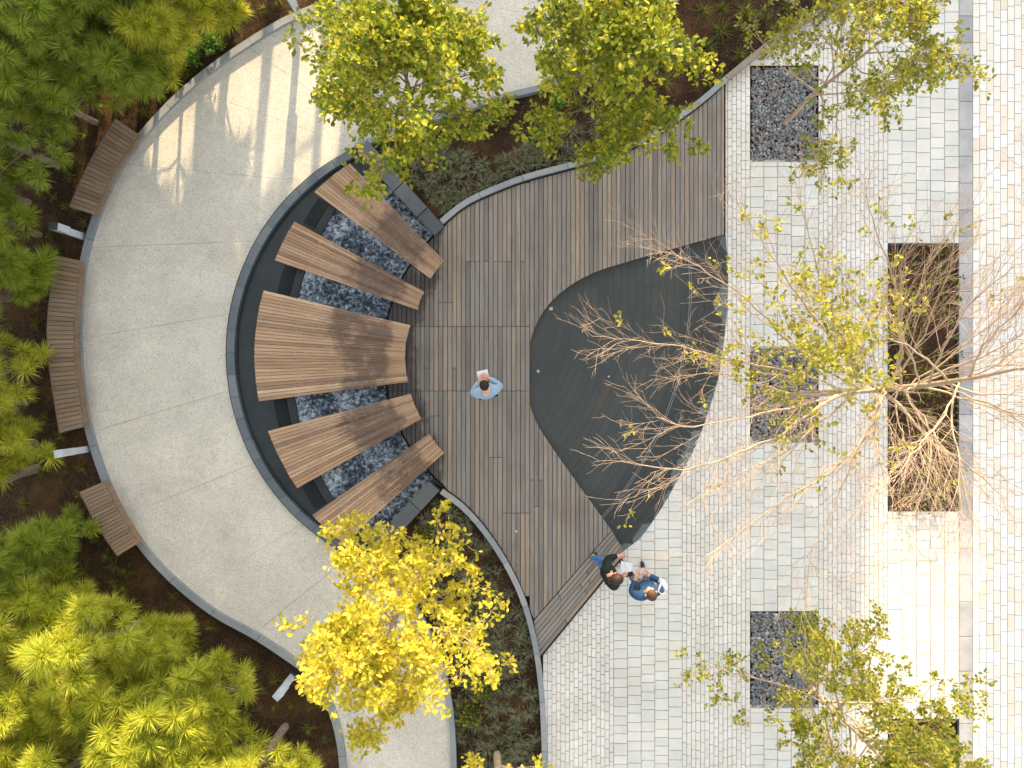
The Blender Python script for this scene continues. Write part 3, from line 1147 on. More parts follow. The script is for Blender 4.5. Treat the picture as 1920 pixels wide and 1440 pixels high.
def frames(dirs, roll=None):
    """rotation matrices whose x axis is dirs"""
    d = dirs / (np.linalg.norm(dirs, axis=1)[:, None] + 1e-9)
    n = len(d)
    up = nr.normal(size=(n, 3)) * .55 + np.array((0, 0, 1.0))
    y = np.cross(up, d); y /= np.linalg.norm(y, axis=1)[:, None] + 1e-9
    z = np.cross(d, y)
    return np.stack([d, y, z], 2)


LEAF_V = np.array([(0, 0, 0), (.30, .20, .05), (.62, .27, .03), (1, 0, -.10), (.62, -.27, .03), (.30, -.20, .05), (.5, 0, -.02)], float)
LEAF_F = np.array([(0, 6, 1), (1, 6, 2), (2, 6, 3), (3, 6, 4), (4, 6, 5), (5, 6, 0)])


def leaves(sites, size, per, seed, spread=1.0):
    P = np.repeat(np.array([s[0] for s in sites]), per, 0)
    D = np.repeat(np.array([s[1] for s in sites]), per, 0)
    n = len(P)
    D = D * .55 + nr.normal(size=(n, 3)) * spread * np.array((1, 1, .6))
    rot = frames(D)
    sc = size * nr.uniform(.65, 1.25, n)
    P = P + nr.normal(size=(n, 3)) * size * .35
    return scatter(LEAF_V, LEAF_F, P, rot, sc)


class Grower:
    def __init__(s, seed):
        s.r = np.random.default_rng(seed)
        s.br = {0: [], 1: [], 2: [], 3: [], 4: []}
        s.sites = []

    def limb(s, p, d, L, r0, r1, lev, up=.12, wob=.16, n=5):
        pts, rad = [np.array(p, float)], [r0]
        d = unit(d)
        dirs = [d]
        for i in range(n):
            d = unit(d + s.r.normal(size=3) * wob + np.array((0, 0, up)))
            pts.append(pts[-1] + d * L / n)
            rad.append(r0 + (r1 - r0) * (i + 1) / n)
            dirs.append(d)
        s.br[lev].append((pts, rad))
        return pts, dirs, rad

    def along(s, pts, dirs, rad, t):
        f = t * (len(pts) - 1)
        i = min(int(f), len(pts) - 2)
        return pts[i] + (pts[i + 1] - pts[i]) * (f - i), dirs[i], rad[i] + (rad[i + 1] - rad[i]) * (f - i)


SIDES = {0: 9, 1: 6, 2: 4, 3: 3, 4: 3}


def emit_branches(g, root, bark, lv=((0, 'trunk'), (1, 'limb'), ((2, 3, 4), 'twigs')), mats=None):
    for l, nm in lv:
        if isinstance(l, tuple):
            V, F = [], []
            for q in l:
                for pts, rad in g.br[q]: tube(V, F, pts, rad, SIDES[q])
            if V:
                o = mesh(nm, V, F, mats or bark, root, smooth=True); o['kind'] = 'stuff'
        else:
            for pts, rad in g.br[l]:
                V, F = [], []
                tube(V, F, pts, rad, SIDES[l])
                mesh(nm, V, F, bark, root, smooth=True)


def broadleaf(px, h, cr, clear, seed, lb, leafm, bark, n1=14, n2=6, n3=4, leaf=.088, per=5, dens=1.0, r0=.055, elev=(10, 50), tall=1.0, group=None, lean=(0, 0), twigm=None):
    b = G(*px)
    g = Grower(seed)
    root = empty('broadleaf_tree', b, lb, 'tree', group)
    pts, dirs, rad = g.limb((b[0], b[1], -.02), (lean[0], lean[1], 1), h * .92, r0, .012, 0, .1, .035, 9)
    for i in range(n1):
        t = clear / h + (0.97 - clear / h) * (i + .5) / n1
        p, d, r = g.along(pts, dirs, rad, t)
        az = i * 2.399 + g.r.uniform(-.4, .4)
        el = R(g.r.uniform(*elev)) + (t - .5) * .6
        prof = math.sin(math.pi * min(1, max(.12, (t - clear / h) / (1 - clear / h) * .82 + .22))) ** .7
        L = cr * prof * g.r.uniform(.75, 1.1)
        dd = np.array((math.cos(az) * math.cos(el), math.sin(az) * math.cos(el), math.sin(el)))
        q = g.limb(p, dd, L, max(.008, r * .55), .005, 1, .06, .13, 6)
        for j in range(n2):
            t2 = .22 + .78 * (j + g.r.uniform(.2, .8)) / n2
            p2, d2, r2 = g.along(*q, t2)
            q2 = g.limb(p2, deviate(d2, R(g.r.uniform(25, 60)), g.r), L * g.r.uniform(.28, .5) * (1.15 - .4 * t2), max(.004, r2 * .6), .0028, 2, .08, .2, 4)
            for k in range(n3):
                t3 = .25 + .75 * (k + g.r.uniform(.2, .9)) / n3
                p3, d3, r3 = g.along(*q2, min(1, t3))
                l3 = g.r.uniform(.10, .26)
                q3 = g.limb(p3, deviate(d3, R(g.r.uniform(25, 65)), g.r), l3, .0032, .002, 3, .1, .25, 3)
                if g.r.random() < dens:
                    g.sites.append((q3[0][-1], q3[1][-1]))
                    if g.r.random() < .6: g.sites.append((q3[0][2], q3[1][2]))
            if g.r.random() < dens: g.sites.append((q2[0][-1], q2[1][-1]))
    emit_branches(g, root, bark, mats=twigm)
    V, F = leaves(g.sites, leaf, per, seed)
    mesh('crown', V, F, leafm, root)
    return root


GRP = 'small broadleaf trees'
broadleaf((802, 304), 5.4, 1.5, 1.95, 21, 'green and gold leafy tree beside the top of the fountain', m_leaf_g, m_bark, 27, 9, 6, group=GRP)
broadleaf((1116, 274), 5.0, 1.38, 1.7, 22, 'dense yellow-green tree in the upper bed between path and deck', m_leaf_g, m_bark, 27, 9, 6, group=GRP)
broadleaf((780, 1098), 4.4, 1.8, 1.1, 23, 'bright yellow autumn tree over the lower path', m_leaf_y, m_bark_p, 27, 9, 6, group=GRP)
broadleaf((932, 1414), 4.4, 1.0, .35, 24, 'yellow tree with pale trunk cut off by the bottom edge', m_leaf_y, m_bark_p, 12, 5, 3, group=GRP, r0=.075)
broadleaf((1470, 232), 4.6, 1.8, 1.5, 25, 'thin airy tree with gold leaves, upper right', m_leaf_u, m_twig, 22, 9, 5, .07, 5, .85, .04, group=GRP)
broadleaf((1482, 1238), 4.6, 2.05, .7, 26, 'olive green tree with pink trunk rising from the lower pebble bed', m_leaf_u, m_bark_p, 30, 10, 6, .064, 7, 1.0, .05, group=GRP)

# ---- the bare tree: vertical trunk, long spreading limbs read off the photograph
def bare_tree():
    b = G(1475, 742)
    g = Grower(31)
    root = empty('bare_tree', b, 'nearly bare tree with pale spreading twigs over the paving', 'tree')
    top = np.array(G(1905, 690, 6.6)); 
    tr = [np.array((b[0], b[1], -.02)), np.array(G(1535, 738, 1.5)), np.array(G(1600, 733, 2.6)), np.array(G(1655, 730, 3.5)), np.array(G(1740, 722, 4.6)), np.array(G(1830, 708, 5.6)), np.array(G(1905, 692, 6.4)), np.array(G(1985, 684, 7.1))]
    rd = [.06, .056, .05, .045, .035, .026, .016, .007]
    g.br[0].append((tr, rd))
    def spine(P, r0, r1, n=6):
        Q = smooth_pts([tuple(p) for p in P], 4)
        Q = [np.array(q) + g.r.normal(size=3) * .012 for q in Q]
        rad = list(np.linspace(r0, r1, len(Q)))
        dirs = [unit(Q[min(i + 1, len(Q) - 1)] - Q[max(i - 1, 0)]) for i in range(len(Q))]
        g.br[1].append((Q, rad))
        return Q, dirs, rad
    F_ = lambda x, y, z: np.array(G(x, y, z))
    limbs = [
        ([F_(1650, 731, 3.5), F_(1560, 747, 3.6), F_(1470, 810, 3.9), F_(1380, 850, 4.2), F_(1285, 882, 4.4), F_(1190, 868, 4.7)], .026, .004),
        ([F_(1640, 731, 3.3), F_(1570, 742, 3.4), F_(1500, 762, 3.7), F_(1400, 780, 4.0), F_(1300, 800, 4.3), F_(1230, 782, 4.5)], .022, .004),
        ([F_(1655, 733, 3.6), F_(1690, 765, 3.8), F_(1750, 830, 4.1), F_(1810, 868, 4.4), F_(1880, 930, 4.9)], .032, .005),
        ([F_(1650, 735, 3.5), F_(1640, 800, 3.7), F_(1560, 880, 4.0), F_(1480, 930, 4.2), F_(1400, 990, 4.4), F_(1330, 1040, 4.7)], .02, .003),
        ([F_(1640, 740, 3.4), F_(1640, 830, 3.7), F_(1665, 900, 4.0), F_(1680, 980, 4.4)], .016, .003),
        ([F_(1640, 728, 3.4), F_(1600, 690, 3.7), F_(1560, 600, 4.2), F_(1530, 500, 4.8), F_(1500, 380, 5.3)], .024, .004),
        ([F_(1620, 730, 3.0), F_(1560, 700, 3.2), F_(1480, 640, 3.6), F_(1400, 560, 4.1), F_(1310, 500, 4.5), F_(1250, 470, 4.8)], .022, .003),
        ([F_(1590, 733, 2.5), F_(1500, 700, 2.8), F_(1400, 680, 3.2), F_(1300, 655, 3.7), F_(1200, 640, 4.1), F_(1110, 628, 4.4)], .022, .003),
        ([F_(1690, 728, 4.0), F_(1690, 640, 4.4), F_(1680, 540, 4.9), F_(1640, 430, 5.4), F_(1620, 340, 5.8)], .02, .003),
        ([F_(1740, 722, 4.6), F_(1770, 650, 5.0), F_(1830, 560, 5.5), F_(1900, 500, 6.0)], .018, .004),
        ([F_(1700, 726, 4.1), F_(1780, 690, 4.5), F_(1860, 660, 5.0), F_(1960, 600, 5.6)], .018, .004),
        ([F_(1720, 724, 4.3), F_(1800, 745, 4.7), F_(1870, 770, 5.1), F_(1950, 800, 5.5)], .016, .004),
        ([F_(1660, 728, 3.6), F_(1720, 650, 4.0), F_(1760, 560, 4.5), F_(1800, 470, 5.1)], .018, .003),
        ([F_(1560, 735, 2.0), F_(1500, 740, 2.3), F_(1430, 720, 2.8), F_(1340, 700, 3.3), F_(1270, 705, 3.7)], .018, .003),
        ([F_(1620, 732, 2.9), F_(1580, 660, 3.2), F_(1500, 560, 3.8), F_(1440, 470, 4.3), F_(1390, 390, 4.7)], .02, .003),
        ([F_(1655, 735, 3.6), F_(1600, 860, 4.0), F_(1560, 960, 4.4), F_(1520, 1050, 4.7), F_(1575, 1090, 4.9)], .014, .003),
        ([F_(1800, 712, 5.2), F_(1860, 690, 5.6), F_(1920, 640, 6.2)], .012, .003),
        ([F_(1610, 733, 2.8), F_(1540, 790, 3.1), F_(1470, 850, 3.5), F_(1400, 880, 3.9), F_(1320, 930, 4.3)], .018, .003),
        ([F_(1690, 728, 4.0), F_(1740, 800, 4.3), F_(1740, 900, 4.7), F_(1700, 990, 5.0)], .014, .003),
    ]
    for i in range(16):
        a = i * 2.399 + g.r.uniform(-.3, .3); el = R(g.r.uniform(8, 40)); L = g.r.uniform(1.4, 2.5)
        z0 = g.r.uniform(2.6, 4.8)
        f = min(range(len(tr) - 1), key=lambda i: abs(tr[i][2] - z0))
        p0 = tr[f] + (tr[f + 1] - tr[f]) * g.r.uniform(0, .9)
        d = np.array((math.cos(a) * math.cos(el), math.sin(a) * math.cos(el), math.sin(el)))
        P = [p0]
        for k in range(4):
            d = unit(d + g.r.normal(size=3) * .16 + np.array((0, 0, .05)))
            P.append(P[-1] + d * L / 4)
        limbs.append((P, .014, .0025))
    for P, r0, r1 in limbs:
        q = spine(P, r0, r1)
        L = sum(np.linalg.norm(q[0][i + 1] - q[0][i]) for i in range(len(q[0]) - 1))
        n2 = int(6 + L * 5.5)
        for j in range(n2):
            t2 = .18 + .82 * (j + g.r.uniform(.1, .9)) / n2
            p2, d2, r2 = g.along(*q, t2)
            l2 = g.r.uniform(.4, 1.3) * (1.2 - .5 * t2)
            q2 = g.limb(p2, deviate(d2, R(g.r.uniform(14, 40)), g.r), l2, max(.0030, r2 * .38), .0017, 2, .04, .085, 6)
            n3 = int(2 + l2 * 5.5)
            for k in range(n3):
                t3 = .2 + .8 * (k + g.r.uniform(.1, .9)) / n3
                p3, d3, r3 = g.along(*q2, t3)
                l3 = g.r.uniform(.15, .48)
                q3 = g.limb(p3, deviate(d3, R(g.r.uniform(18, 45)), g.r), l3, .0023, .0014, 3, .05, .09, 4)
                for m in range(1):
                    p4, d4, r4 = g.along(*q3, g.r.uniform(.25, .9))
                    g.limb(p4, deviate(d4, R(g.r.uniform(20, 45)), g.r), l3 * g.r.uniform(.3, .6), .0016, .0011, 4, .05, .15, 2)
                # a few leaves are left, mostly on the inner west and north side
                tip = q3[0][-1]
                k_ = (H - tip[2]) / H
                sx, sy = 960 + tip[0] * 100 / k_, 720 - tip[1] * 100 / k_
                w = math.exp(-(((sx - 1520) / 115) ** 2 + ((sy - 670) / 105) ** 2)) * 1.0 + .15 * math.exp(-(((sx - 1500) / 190) ** 2 + ((sy - 490) / 190) ** 2)) + .006
                if g.r.random() < w:
                    g.sites.append((tip, q3[1][-1]))
                    g.sites.append((q3[0][2], q3[1][2]))
    emit_branches(g, root, m_bark_p, mats=m_twig)
    V, F = leaves(g.sites, .066, 5, 5)
    mesh('crown', V, F, m_leaf_g2, root)


m_leaf_g2 = leaf_mat('leaf_last_autumn', [(0, (.14, .18, .03)), (.5, (.33, .33, .038)), (1, (.60, .52, .08))])
bare_tree()

# ---- pines
def needle_tuft(n=80, seed=1):
    r = np.random.default_rng(seed)
    V, F = [], []
    for i in range(n):
        z = r.uniform(-.35, 1)
        a = r.uniform(0, 6.283)
        s = math.sqrt(max(0, 1 - z * z))
        d = np.array((z, s * math.cos(a), s * math.sin(a)))         # x axis = shoot direction
        L = r.uniform(.75, 1.1)
        side = unit(np.cross(d, r.normal(size=3))) * .017
        b = d * .03 + np.array((-.25 * r.random(), 0, 0))
        tip = d * L + np.array((0, 0, -.10 * L))
        mid = d * L * .55
        k = len(V)
        V += [b - side, b + side, mid + side, mid - side, tip]
        F += [(k, k + 1, k + 2), (k, k + 2, k + 3), (k + 3, k + 2, k + 4)]
    return np.array(V), np.array(F)


TUFTS = [needle_tuft(105, s) for s in range(4)]


def pine(px, h, spread, seed, lb, mat, lean=(0, 0), clear=.8, r0=.07, group='young long-needled pines', whorls=5, per=5, sub=3, nl=.25, base_z=-.02):
    b = G(*px)
    g = Grower(seed)
    root = empty('pine_tree', b, lb, 'tree', group)
    pts, dirs, rad = g.limb((b[0], b[1], base_z), (lean[0], lean[1], 1), h, r0, .014, 0, .1, .05, 9)
    tips = [(pts[-1], dirs[-1])]
    for w in range(whorls):
        t = clear / h + (.97 - clear / h) * (w + .3) / whorls
        for i in range(per):
            p, d, r = g.along(pts, dirs, rad, min(.99, t + g.r.uniform(-.03, .03)))
            az = 6.283 * (i + g.r.uniform(-.3, .3)) / per + w * .7
            el = R(g.r.uniform(5, 35)) + t * .35
            L = spread * (1.08 - .75 * (t - clear / h) / (1 - clear / h)) * g.r.uniform(.6, 1.1)
            dd = np.array((math.cos(az) * math.cos(el), math.sin(az) * math.cos(el), math.sin(el)))
            q = g.limb(p, dd, L, max(.009, r * .4), .006, 1, .08, .12, 6)
            tips.append((q[0][-1], q[1][-1]))
            for k in range(sub):
                t2 = .35 + .6 * (k + g.r.uniform(.1, .9)) / sub
                p2, d2, r2 = g.along(*q, t2)
                q2 = g.limb(p2, deviate(d2, R(g.r.uniform(30, 60)), g.r), L * g.r.uniform(.22, .42), .0065, .004, 2, .16, .12, 4)
                tips.append((q2[0][-1], q2[1][-1]))
                if g.r.random() < .12: tips.append((q2[0][2], q2[1][2]))
    emit_branches(g, root, m_bark_g, lv=((0, 'trunk'), (1, 'limb'), ((2,), 'twigs')))
    VV, FF, off = [], [], 0
    T = np.array([t[0] for t in tips]); D = np.array([t[1] for t in tips]) + np.array((0, 0, .35))
    idx = g.r.integers(0, 4, len(T))
    for q in range(4):
        s = idx == q
        if not s.any(): continue
        V, F = scatter(*TUFTS[q], T[s], frames(D[s]), nl * g.r.uniform(.75, 1.15, s.sum()))
        VV.append(V); FF.append(F + off); off += len(V)
    mesh('crown', np.concatenate(VV), np.concatenate(FF), mat, root)
    return root


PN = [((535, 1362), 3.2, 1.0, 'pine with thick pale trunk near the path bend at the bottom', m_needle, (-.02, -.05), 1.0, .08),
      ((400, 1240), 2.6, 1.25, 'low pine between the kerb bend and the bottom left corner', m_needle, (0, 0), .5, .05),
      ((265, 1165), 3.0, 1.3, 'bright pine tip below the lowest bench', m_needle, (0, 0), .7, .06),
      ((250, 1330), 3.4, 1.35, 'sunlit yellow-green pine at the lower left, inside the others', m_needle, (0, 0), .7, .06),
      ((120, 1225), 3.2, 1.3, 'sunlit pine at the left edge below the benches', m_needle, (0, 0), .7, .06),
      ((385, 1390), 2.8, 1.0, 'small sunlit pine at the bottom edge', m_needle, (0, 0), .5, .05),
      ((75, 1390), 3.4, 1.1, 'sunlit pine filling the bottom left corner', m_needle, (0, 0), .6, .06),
      ((70, 878), 4.2, .95, 'pine whose grey trunk leans off the left edge', m_needle_shade, (-.06, 0), 2.2, .09),
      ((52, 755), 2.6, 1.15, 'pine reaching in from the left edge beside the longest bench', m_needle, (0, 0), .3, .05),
      ((105, 1050), 2.6, .8, 'small green pine left of the lowest bench', m_needle_shade, (0, 0), .4, .05),
      ((225, 150), 3.2, .9, 'green pine above the short upper bench', m_needle_shade, (0, 0), .7, .07),
      ((110, 310), 3.4, 1.0, 'dense green pine at the left edge beside the upper bench', m_needle_shade, (0, 0), .7, .07),
      ((120, 150), 3.6, 1.05, 'dark green pine in the upper left corner', m_needle_shade, (0, 0), .7, .07),
      ((310, 65), 3.0, .85, 'pine at the top edge nearest the path kerb', m_needle_shade, (0, 0), .8, .06),
      ((75, 440), 2.8, .75, 'green pine left of the dark-headed bollard light', m_needle_shade, (0, 0), .6, .06),
      ((20, 560), 2.8, .7, 'pine mostly cut off by the left edge', m_needle_shade, (0, 0), .6, .06),
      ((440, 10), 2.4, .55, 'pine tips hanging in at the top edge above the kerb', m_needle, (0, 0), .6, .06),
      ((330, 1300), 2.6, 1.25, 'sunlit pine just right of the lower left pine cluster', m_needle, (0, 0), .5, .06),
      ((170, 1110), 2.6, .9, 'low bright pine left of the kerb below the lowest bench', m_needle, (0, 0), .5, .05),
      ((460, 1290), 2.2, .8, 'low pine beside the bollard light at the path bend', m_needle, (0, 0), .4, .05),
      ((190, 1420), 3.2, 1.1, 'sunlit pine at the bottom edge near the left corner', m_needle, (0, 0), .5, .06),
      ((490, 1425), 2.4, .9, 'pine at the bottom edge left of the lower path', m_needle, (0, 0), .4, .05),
      ((180, 230), 2.8, .85, 'green pine just left of the upper bench top', m_needle_shade, (0, 0), .6, .06),
      ((230, 60), 3.2, 1.0, 'green pine at the top edge left of the small shrubs', m_needle_shade, (0, 0), .6, .06),
      ((55, 380), 3.0, .9, 'green pine at the left edge above the bollard light', m_needle_shade, (0, 0), .6, .06),
      ((70, 230), 3.4, 1.1, 'broad green pine at the upper left edge', m_needle_shade, (0, 0), .6, .06),
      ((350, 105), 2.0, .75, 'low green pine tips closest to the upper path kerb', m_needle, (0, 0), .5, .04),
      ((305, 165), 2.0, .7, 'low green pine just above the upper bench end', m_needle_shade, (0, 0), .5, .04),
      ((270, 110), 2.6, .95, 'green pine among the upper left cluster, nearest the small shrubs', m_needle_shade, (0, 0), .5, .05),
      ((110, 520), 1.7, .5, 'low pine branch left of the longest bench top', m_needle_shade, (0, 0), .4, .04),
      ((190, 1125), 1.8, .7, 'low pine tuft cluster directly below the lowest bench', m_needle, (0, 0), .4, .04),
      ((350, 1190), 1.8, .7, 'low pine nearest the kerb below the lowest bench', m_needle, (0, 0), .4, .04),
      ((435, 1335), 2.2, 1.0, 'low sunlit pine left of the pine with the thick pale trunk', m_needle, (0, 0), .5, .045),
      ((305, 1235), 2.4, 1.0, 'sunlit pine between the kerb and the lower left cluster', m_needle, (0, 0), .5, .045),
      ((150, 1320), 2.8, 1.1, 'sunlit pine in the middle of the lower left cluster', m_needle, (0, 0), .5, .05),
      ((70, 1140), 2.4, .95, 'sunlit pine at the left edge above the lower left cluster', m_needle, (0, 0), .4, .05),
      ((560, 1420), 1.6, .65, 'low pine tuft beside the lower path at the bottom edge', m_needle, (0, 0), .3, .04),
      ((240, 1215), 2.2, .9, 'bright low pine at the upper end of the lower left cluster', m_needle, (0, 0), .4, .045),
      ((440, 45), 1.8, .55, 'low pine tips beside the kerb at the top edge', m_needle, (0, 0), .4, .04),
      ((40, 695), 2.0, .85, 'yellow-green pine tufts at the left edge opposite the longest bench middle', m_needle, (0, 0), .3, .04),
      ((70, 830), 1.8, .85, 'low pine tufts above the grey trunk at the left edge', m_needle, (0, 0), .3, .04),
      ((150, 1000), 1.5, .6, 'small pine just left of the lowest bench', m_needle_shade, (0, 0), .3, .035),
      ((30, 70), 3.6, 1.0, 'pine in the extreme upper left corner', m_needle_shade, (0, 0), .6, .07)]
for i, (px, h, sp, lb, mt, ln, cl, r0) in enumerate(PN):
    pine(px, h, sp, 100 + i, lb, mt, ln, cl, r0)

# ---- taller unseen pines added north of the picture: the sun comes through between their trunks
for i, (X, Y, r_) in enumerate(((-7.2, 12.5, .13), (-6.2, 13.6, .12), (-5.3, 12.2, .11), (-4.7, 13.4, .10), (-4.0, 12.4, .13), (-3.1, 13.2, .12), (-2.3, 12.6, .12), (-8.1, 13.4, .13))):
    pine((960 + X * 100, 720 - Y * 100), 7.4, 1.5, 300 + i, 'tall unseen pine in the added row beyond the top edge', m_needle_shade, (0, 0), 2.55, r_, 'pine row beyond the top edge', 9, 6, 5, .34)

# ================================================================== UNDERSTORY
def tuft_mesh(name, n, seed, mat, w=.03, droop=.5):
    r = np.random.default_rng(seed)
    V, F = [], []
    for i in range(n):
        a = r.uniform(0, 6.283); el = r.uniform(.35, 1.45); L = r.uniform(.6, 1.1)
        d = np.array((math.cos(a) * math.cos(el), math.sin(a) * math.cos(el), math.sin(el)))
        s = np.array((-math.sin(a), math.cos(a), 0)) * w
        o_ = np.array((math.cos(a), math.sin(a), 0)) * r.uniform(0, .15)
        k = len(V)
        m1 = o_ + d * L * .5
        t_ = o_ + d * L + np.array((math.cos(a) * .2, math.sin(a) * .2, -droop * .5)) * L
        t_[2] = max(.03, t_[2])
        V += [o_ - s, o_ + s, m1 + s * .8, m1 - s * .8, t_]
        F += [(k, k + 1, k + 2), (k, k + 2, k + 3), (k + 3, k + 2, k + 4)]
    me = bpy.data.meshes.new(name)
    me.from_pydata([tuple(v) for v in V], [], F)
    me.materials.append(mat)
    return me


sedges = [tuft_mesh('sedge_blades', 70, s, m_sedge) for s in range(3)]
greens = [tuft_mesh('grass_blades', 70, 10 + s, m_leaf_o, .022) for s in range(2)]


def plant_field(name, poly, n, mind, sizes, meshes, label, group, cat='grass tuft', dens=None):
    xs = [p[0] for p in poly]; ys = [p[1] for p in poly]
    pts = []
    tries = 0
    while len(pts) < n and tries < n * 60:
        tries += 1
        p = (rng.uniform(min(xs), max(xs)), rng.uniform(min(ys), max(ys)))
        if not inside(p, poly): continue
        if dens and rng.random() > dens(p): continue
        if any(math.dist(p, q) < mind for q in pts): continue
        pts.append(p)
    for p in pts:
        q = G(*p)
        o = bpy.data.objects.new(name, rng.choice(meshes))
        COL.link(o)
        s = rng.uniform(*sizes)
        o.location = (q[0], q[1], 0)
        o.scale = (s, s, s * rng.uniform(.8, 1.2))
        o.rotation_euler = (0, 0, rng.uniform(0, 6.28))
        tag(o, label, cat, group)


bed_b = [(720, 1050), (826, 934), (866, 966), (904, 1010), (940, 1065), (968, 1125), (988, 1190), (1000, 1260), (1008, 1330), (1010, 1440), (865, 1440), (858, 1370), (825, 1220), (775, 1125)]
bed_t = [(715, 285), (840, 400), (870, 375), (980, 325), (1130, 282), (1200, 255), (1190, 200), (1060, 250), (900, 300), (800, 260)]
bed_t2 = [(1200, 80), (1330, 0), (1500, -10), (1490, 35), (1400, 105), (1340, 155), (1240, 225), (1160, 250), (1050, 190)]
plant_field('sedge_tuft', bed_b, 130, 14, (.13, .22), sedges, 'grey-green sedge tuft in the lower bed beside the deck kerb', 'sedge tufts in the lower bed', dens=lambda p: .15 + .85 * max(0, min(1, (p[0] - 820) / 120)) if p[1] > 1000 else .9)
plant_field('sedge_tuft', bed_t, 85, 14, (.13, .22), sedges, 'grey-green sedge tuft in the upper bed along the deck kerb', 'sedge tufts in the upper bed')
plant_field('grass_tuft', bed_t2, 26, 34, (.18, .30), greens, 'loose green grass tuft in the dark upper right bed', 'grass tufts in the upper right bed')
left_bed = [(0, 0), (560, -20), (450, 80), (330, 175), (240, 250), (175, 420), (145, 600), (160, 800), (250, 1030), (400, 1170), (560, 1270), (620, 1360), (625, 1440), (0, 1440)]
plant_field('grass_tuft', left_bed, 200, 20, (.09, .22), greens, 'small green weed tuft on the pine straw under the pines', 'weed tufts under the pines')

# leafy little shrubs
def shrub(px, s, seed, lb, mat=m_leaf_b, n=26, leaf=.08, per=5):
    b = G(*px)
    g = Grower(seed)
    root = empty('small_shrub', b, lb, 'shrub', 'small leafy shrubs')
    for i in range(n):
        az, el = g.r.uniform(0, 6.283), g.r.uniform(.5, 1.5)
        d = np.array((math.cos(az) * math.cos(el), math.sin(az) * math.cos(el), math.sin(el)))
        q = g.limb((b[0], b[1], 0), d, s * g.r.uniform(.5, 1.1), .006, .002, 2, .02, .15, 4)
        g.sites += [(q[0][j], q[1][j]) for j in (2, 3, 4)]
    V, F = [], []
    for pts, rad in g.br[2]: tube(V, F, pts, rad, 4)
    mesh('stem', V, F, m_bark, root)['kind'] = 'stuff'
    V, F = leaves(g.sites, leaf, per, seed)
    mesh('foliage', V, F, mat, root)


shrub((398, 88), .32, 51, 'bright green shrub nearest the upper path kerb')
shrub((362, 112), .22, 52, 'tiny bright green shrub left of a larger one near the upper kerb')
shrub((330, 125), .24, 53, 'small yellowish shrub beside the pines near the upper kerb', m_leaf_g)
shrub((1028, 232), .30, 54, 'vivid green shrub on bare soil left of the upper yellow-green tree')
shrub((1040, 195), .2, 55, 'small vivid green shrub close to the upper bed path kerb')
shrub((930, 215), .42, 56, 'grey-green loose shrub under the right edge of the upper left tree', m_leaf_o)
shrub((90, 1040), .2, 57, 'tiny green shrub left of the lowest bench')
shrub((905, 1290), .32, 58, 'blue-green shrub at the right foot of the yellow tree', m_leaf_o)
shrub((880, 1335), .28, 59, 'blue-green shrub beside the lower path kerb', m_leaf_o)
shrub((790, 1010), .32, 60, 'dark green shrub under the top of the yellow tree', m_leaf_o)
shrub((1150, 270), .3, 61, 'dark green shrub hard against the deck kerb', m_leaf_o)

# planter growth among the right paving
def planter(x0, x1, y0, y1, lb, seed):
    t = empty('planter_bed', G((x0 + x1) / 2, (y0 + y1) / 2), lb, 'planter')
    a, b = G2((x0 + 1, y1 - 1)), G2((x1 - 1, y0 + 1))
    prism('soil', [(a[0] + .03, a[1] + .03), (b[0] - .03, a[1] + .03), (b[0] - .03, b[1] - .03), (a[0] + .03, b[1] - .03)], .004, .02, m_soil, t)
    w = .025
    for (p, q) in (((a[0], a[1]), (b[0], a[1] + w)), ((a[0], b[1] - w), (b[0], b[1])), ((a[0], a[1] + w + .002), (a[0] + w, b[1] - w - .002)), ((b[0] - w, a[1] + w + .002), (b[0], b[1] - w - .002))):
        prism('edging', [(p[0], p[1]), (q[0], p[1]), (q[0], q[1]), (p[0], q[1])], .0, .056, m_steel, t)
    g = Grower(seed)
    ar = (b[0] - a[0]) * (b[1] - a[1])
    for i in range(int(ar * 24)):
        p = (g.r.uniform(a[0] + .1, b[0] - .1), g.r.uniform(a[1] + .1, b[1] - .1), .02)
        for j in range(6):
            az, el = g.r.uniform(0, 6.283), g.r.uniform(.3, 1.4)
            d = np.array((math.cos(az) * math.cos(el), math.sin(az) * math.cos(el), math.sin(el)))
            q = g.limb(p, d, g.r.uniform(.12, .3), .004, .0015, 2, 0, .25, 3)
            if g.r.random() < .35: g.sites.append((q[0][-1], q[1][-1]))
    V, F = [], []
    for pts, rad in g.br[2]: tube(V, F, pts, rad, 3)
    mesh('dry_stems', V, F, m_straw2, t)['kind'] = 'stuff'
    V, F = leaves(g.sites, .07, 4, seed)
    mesh('foliage', V, F, m_leaf_o, t)


m_straw2 = simple('dry_stem', (120, 92, 66), .9, .1, 0, .3, 9)
planter(1662, 1795, 457, 958, 'long sunken planter with dry stems under the bare tree', 71)
planter(1662, 1795, 1346, 1500, 'planter at the bottom right edge behind the olive green tree', 72)

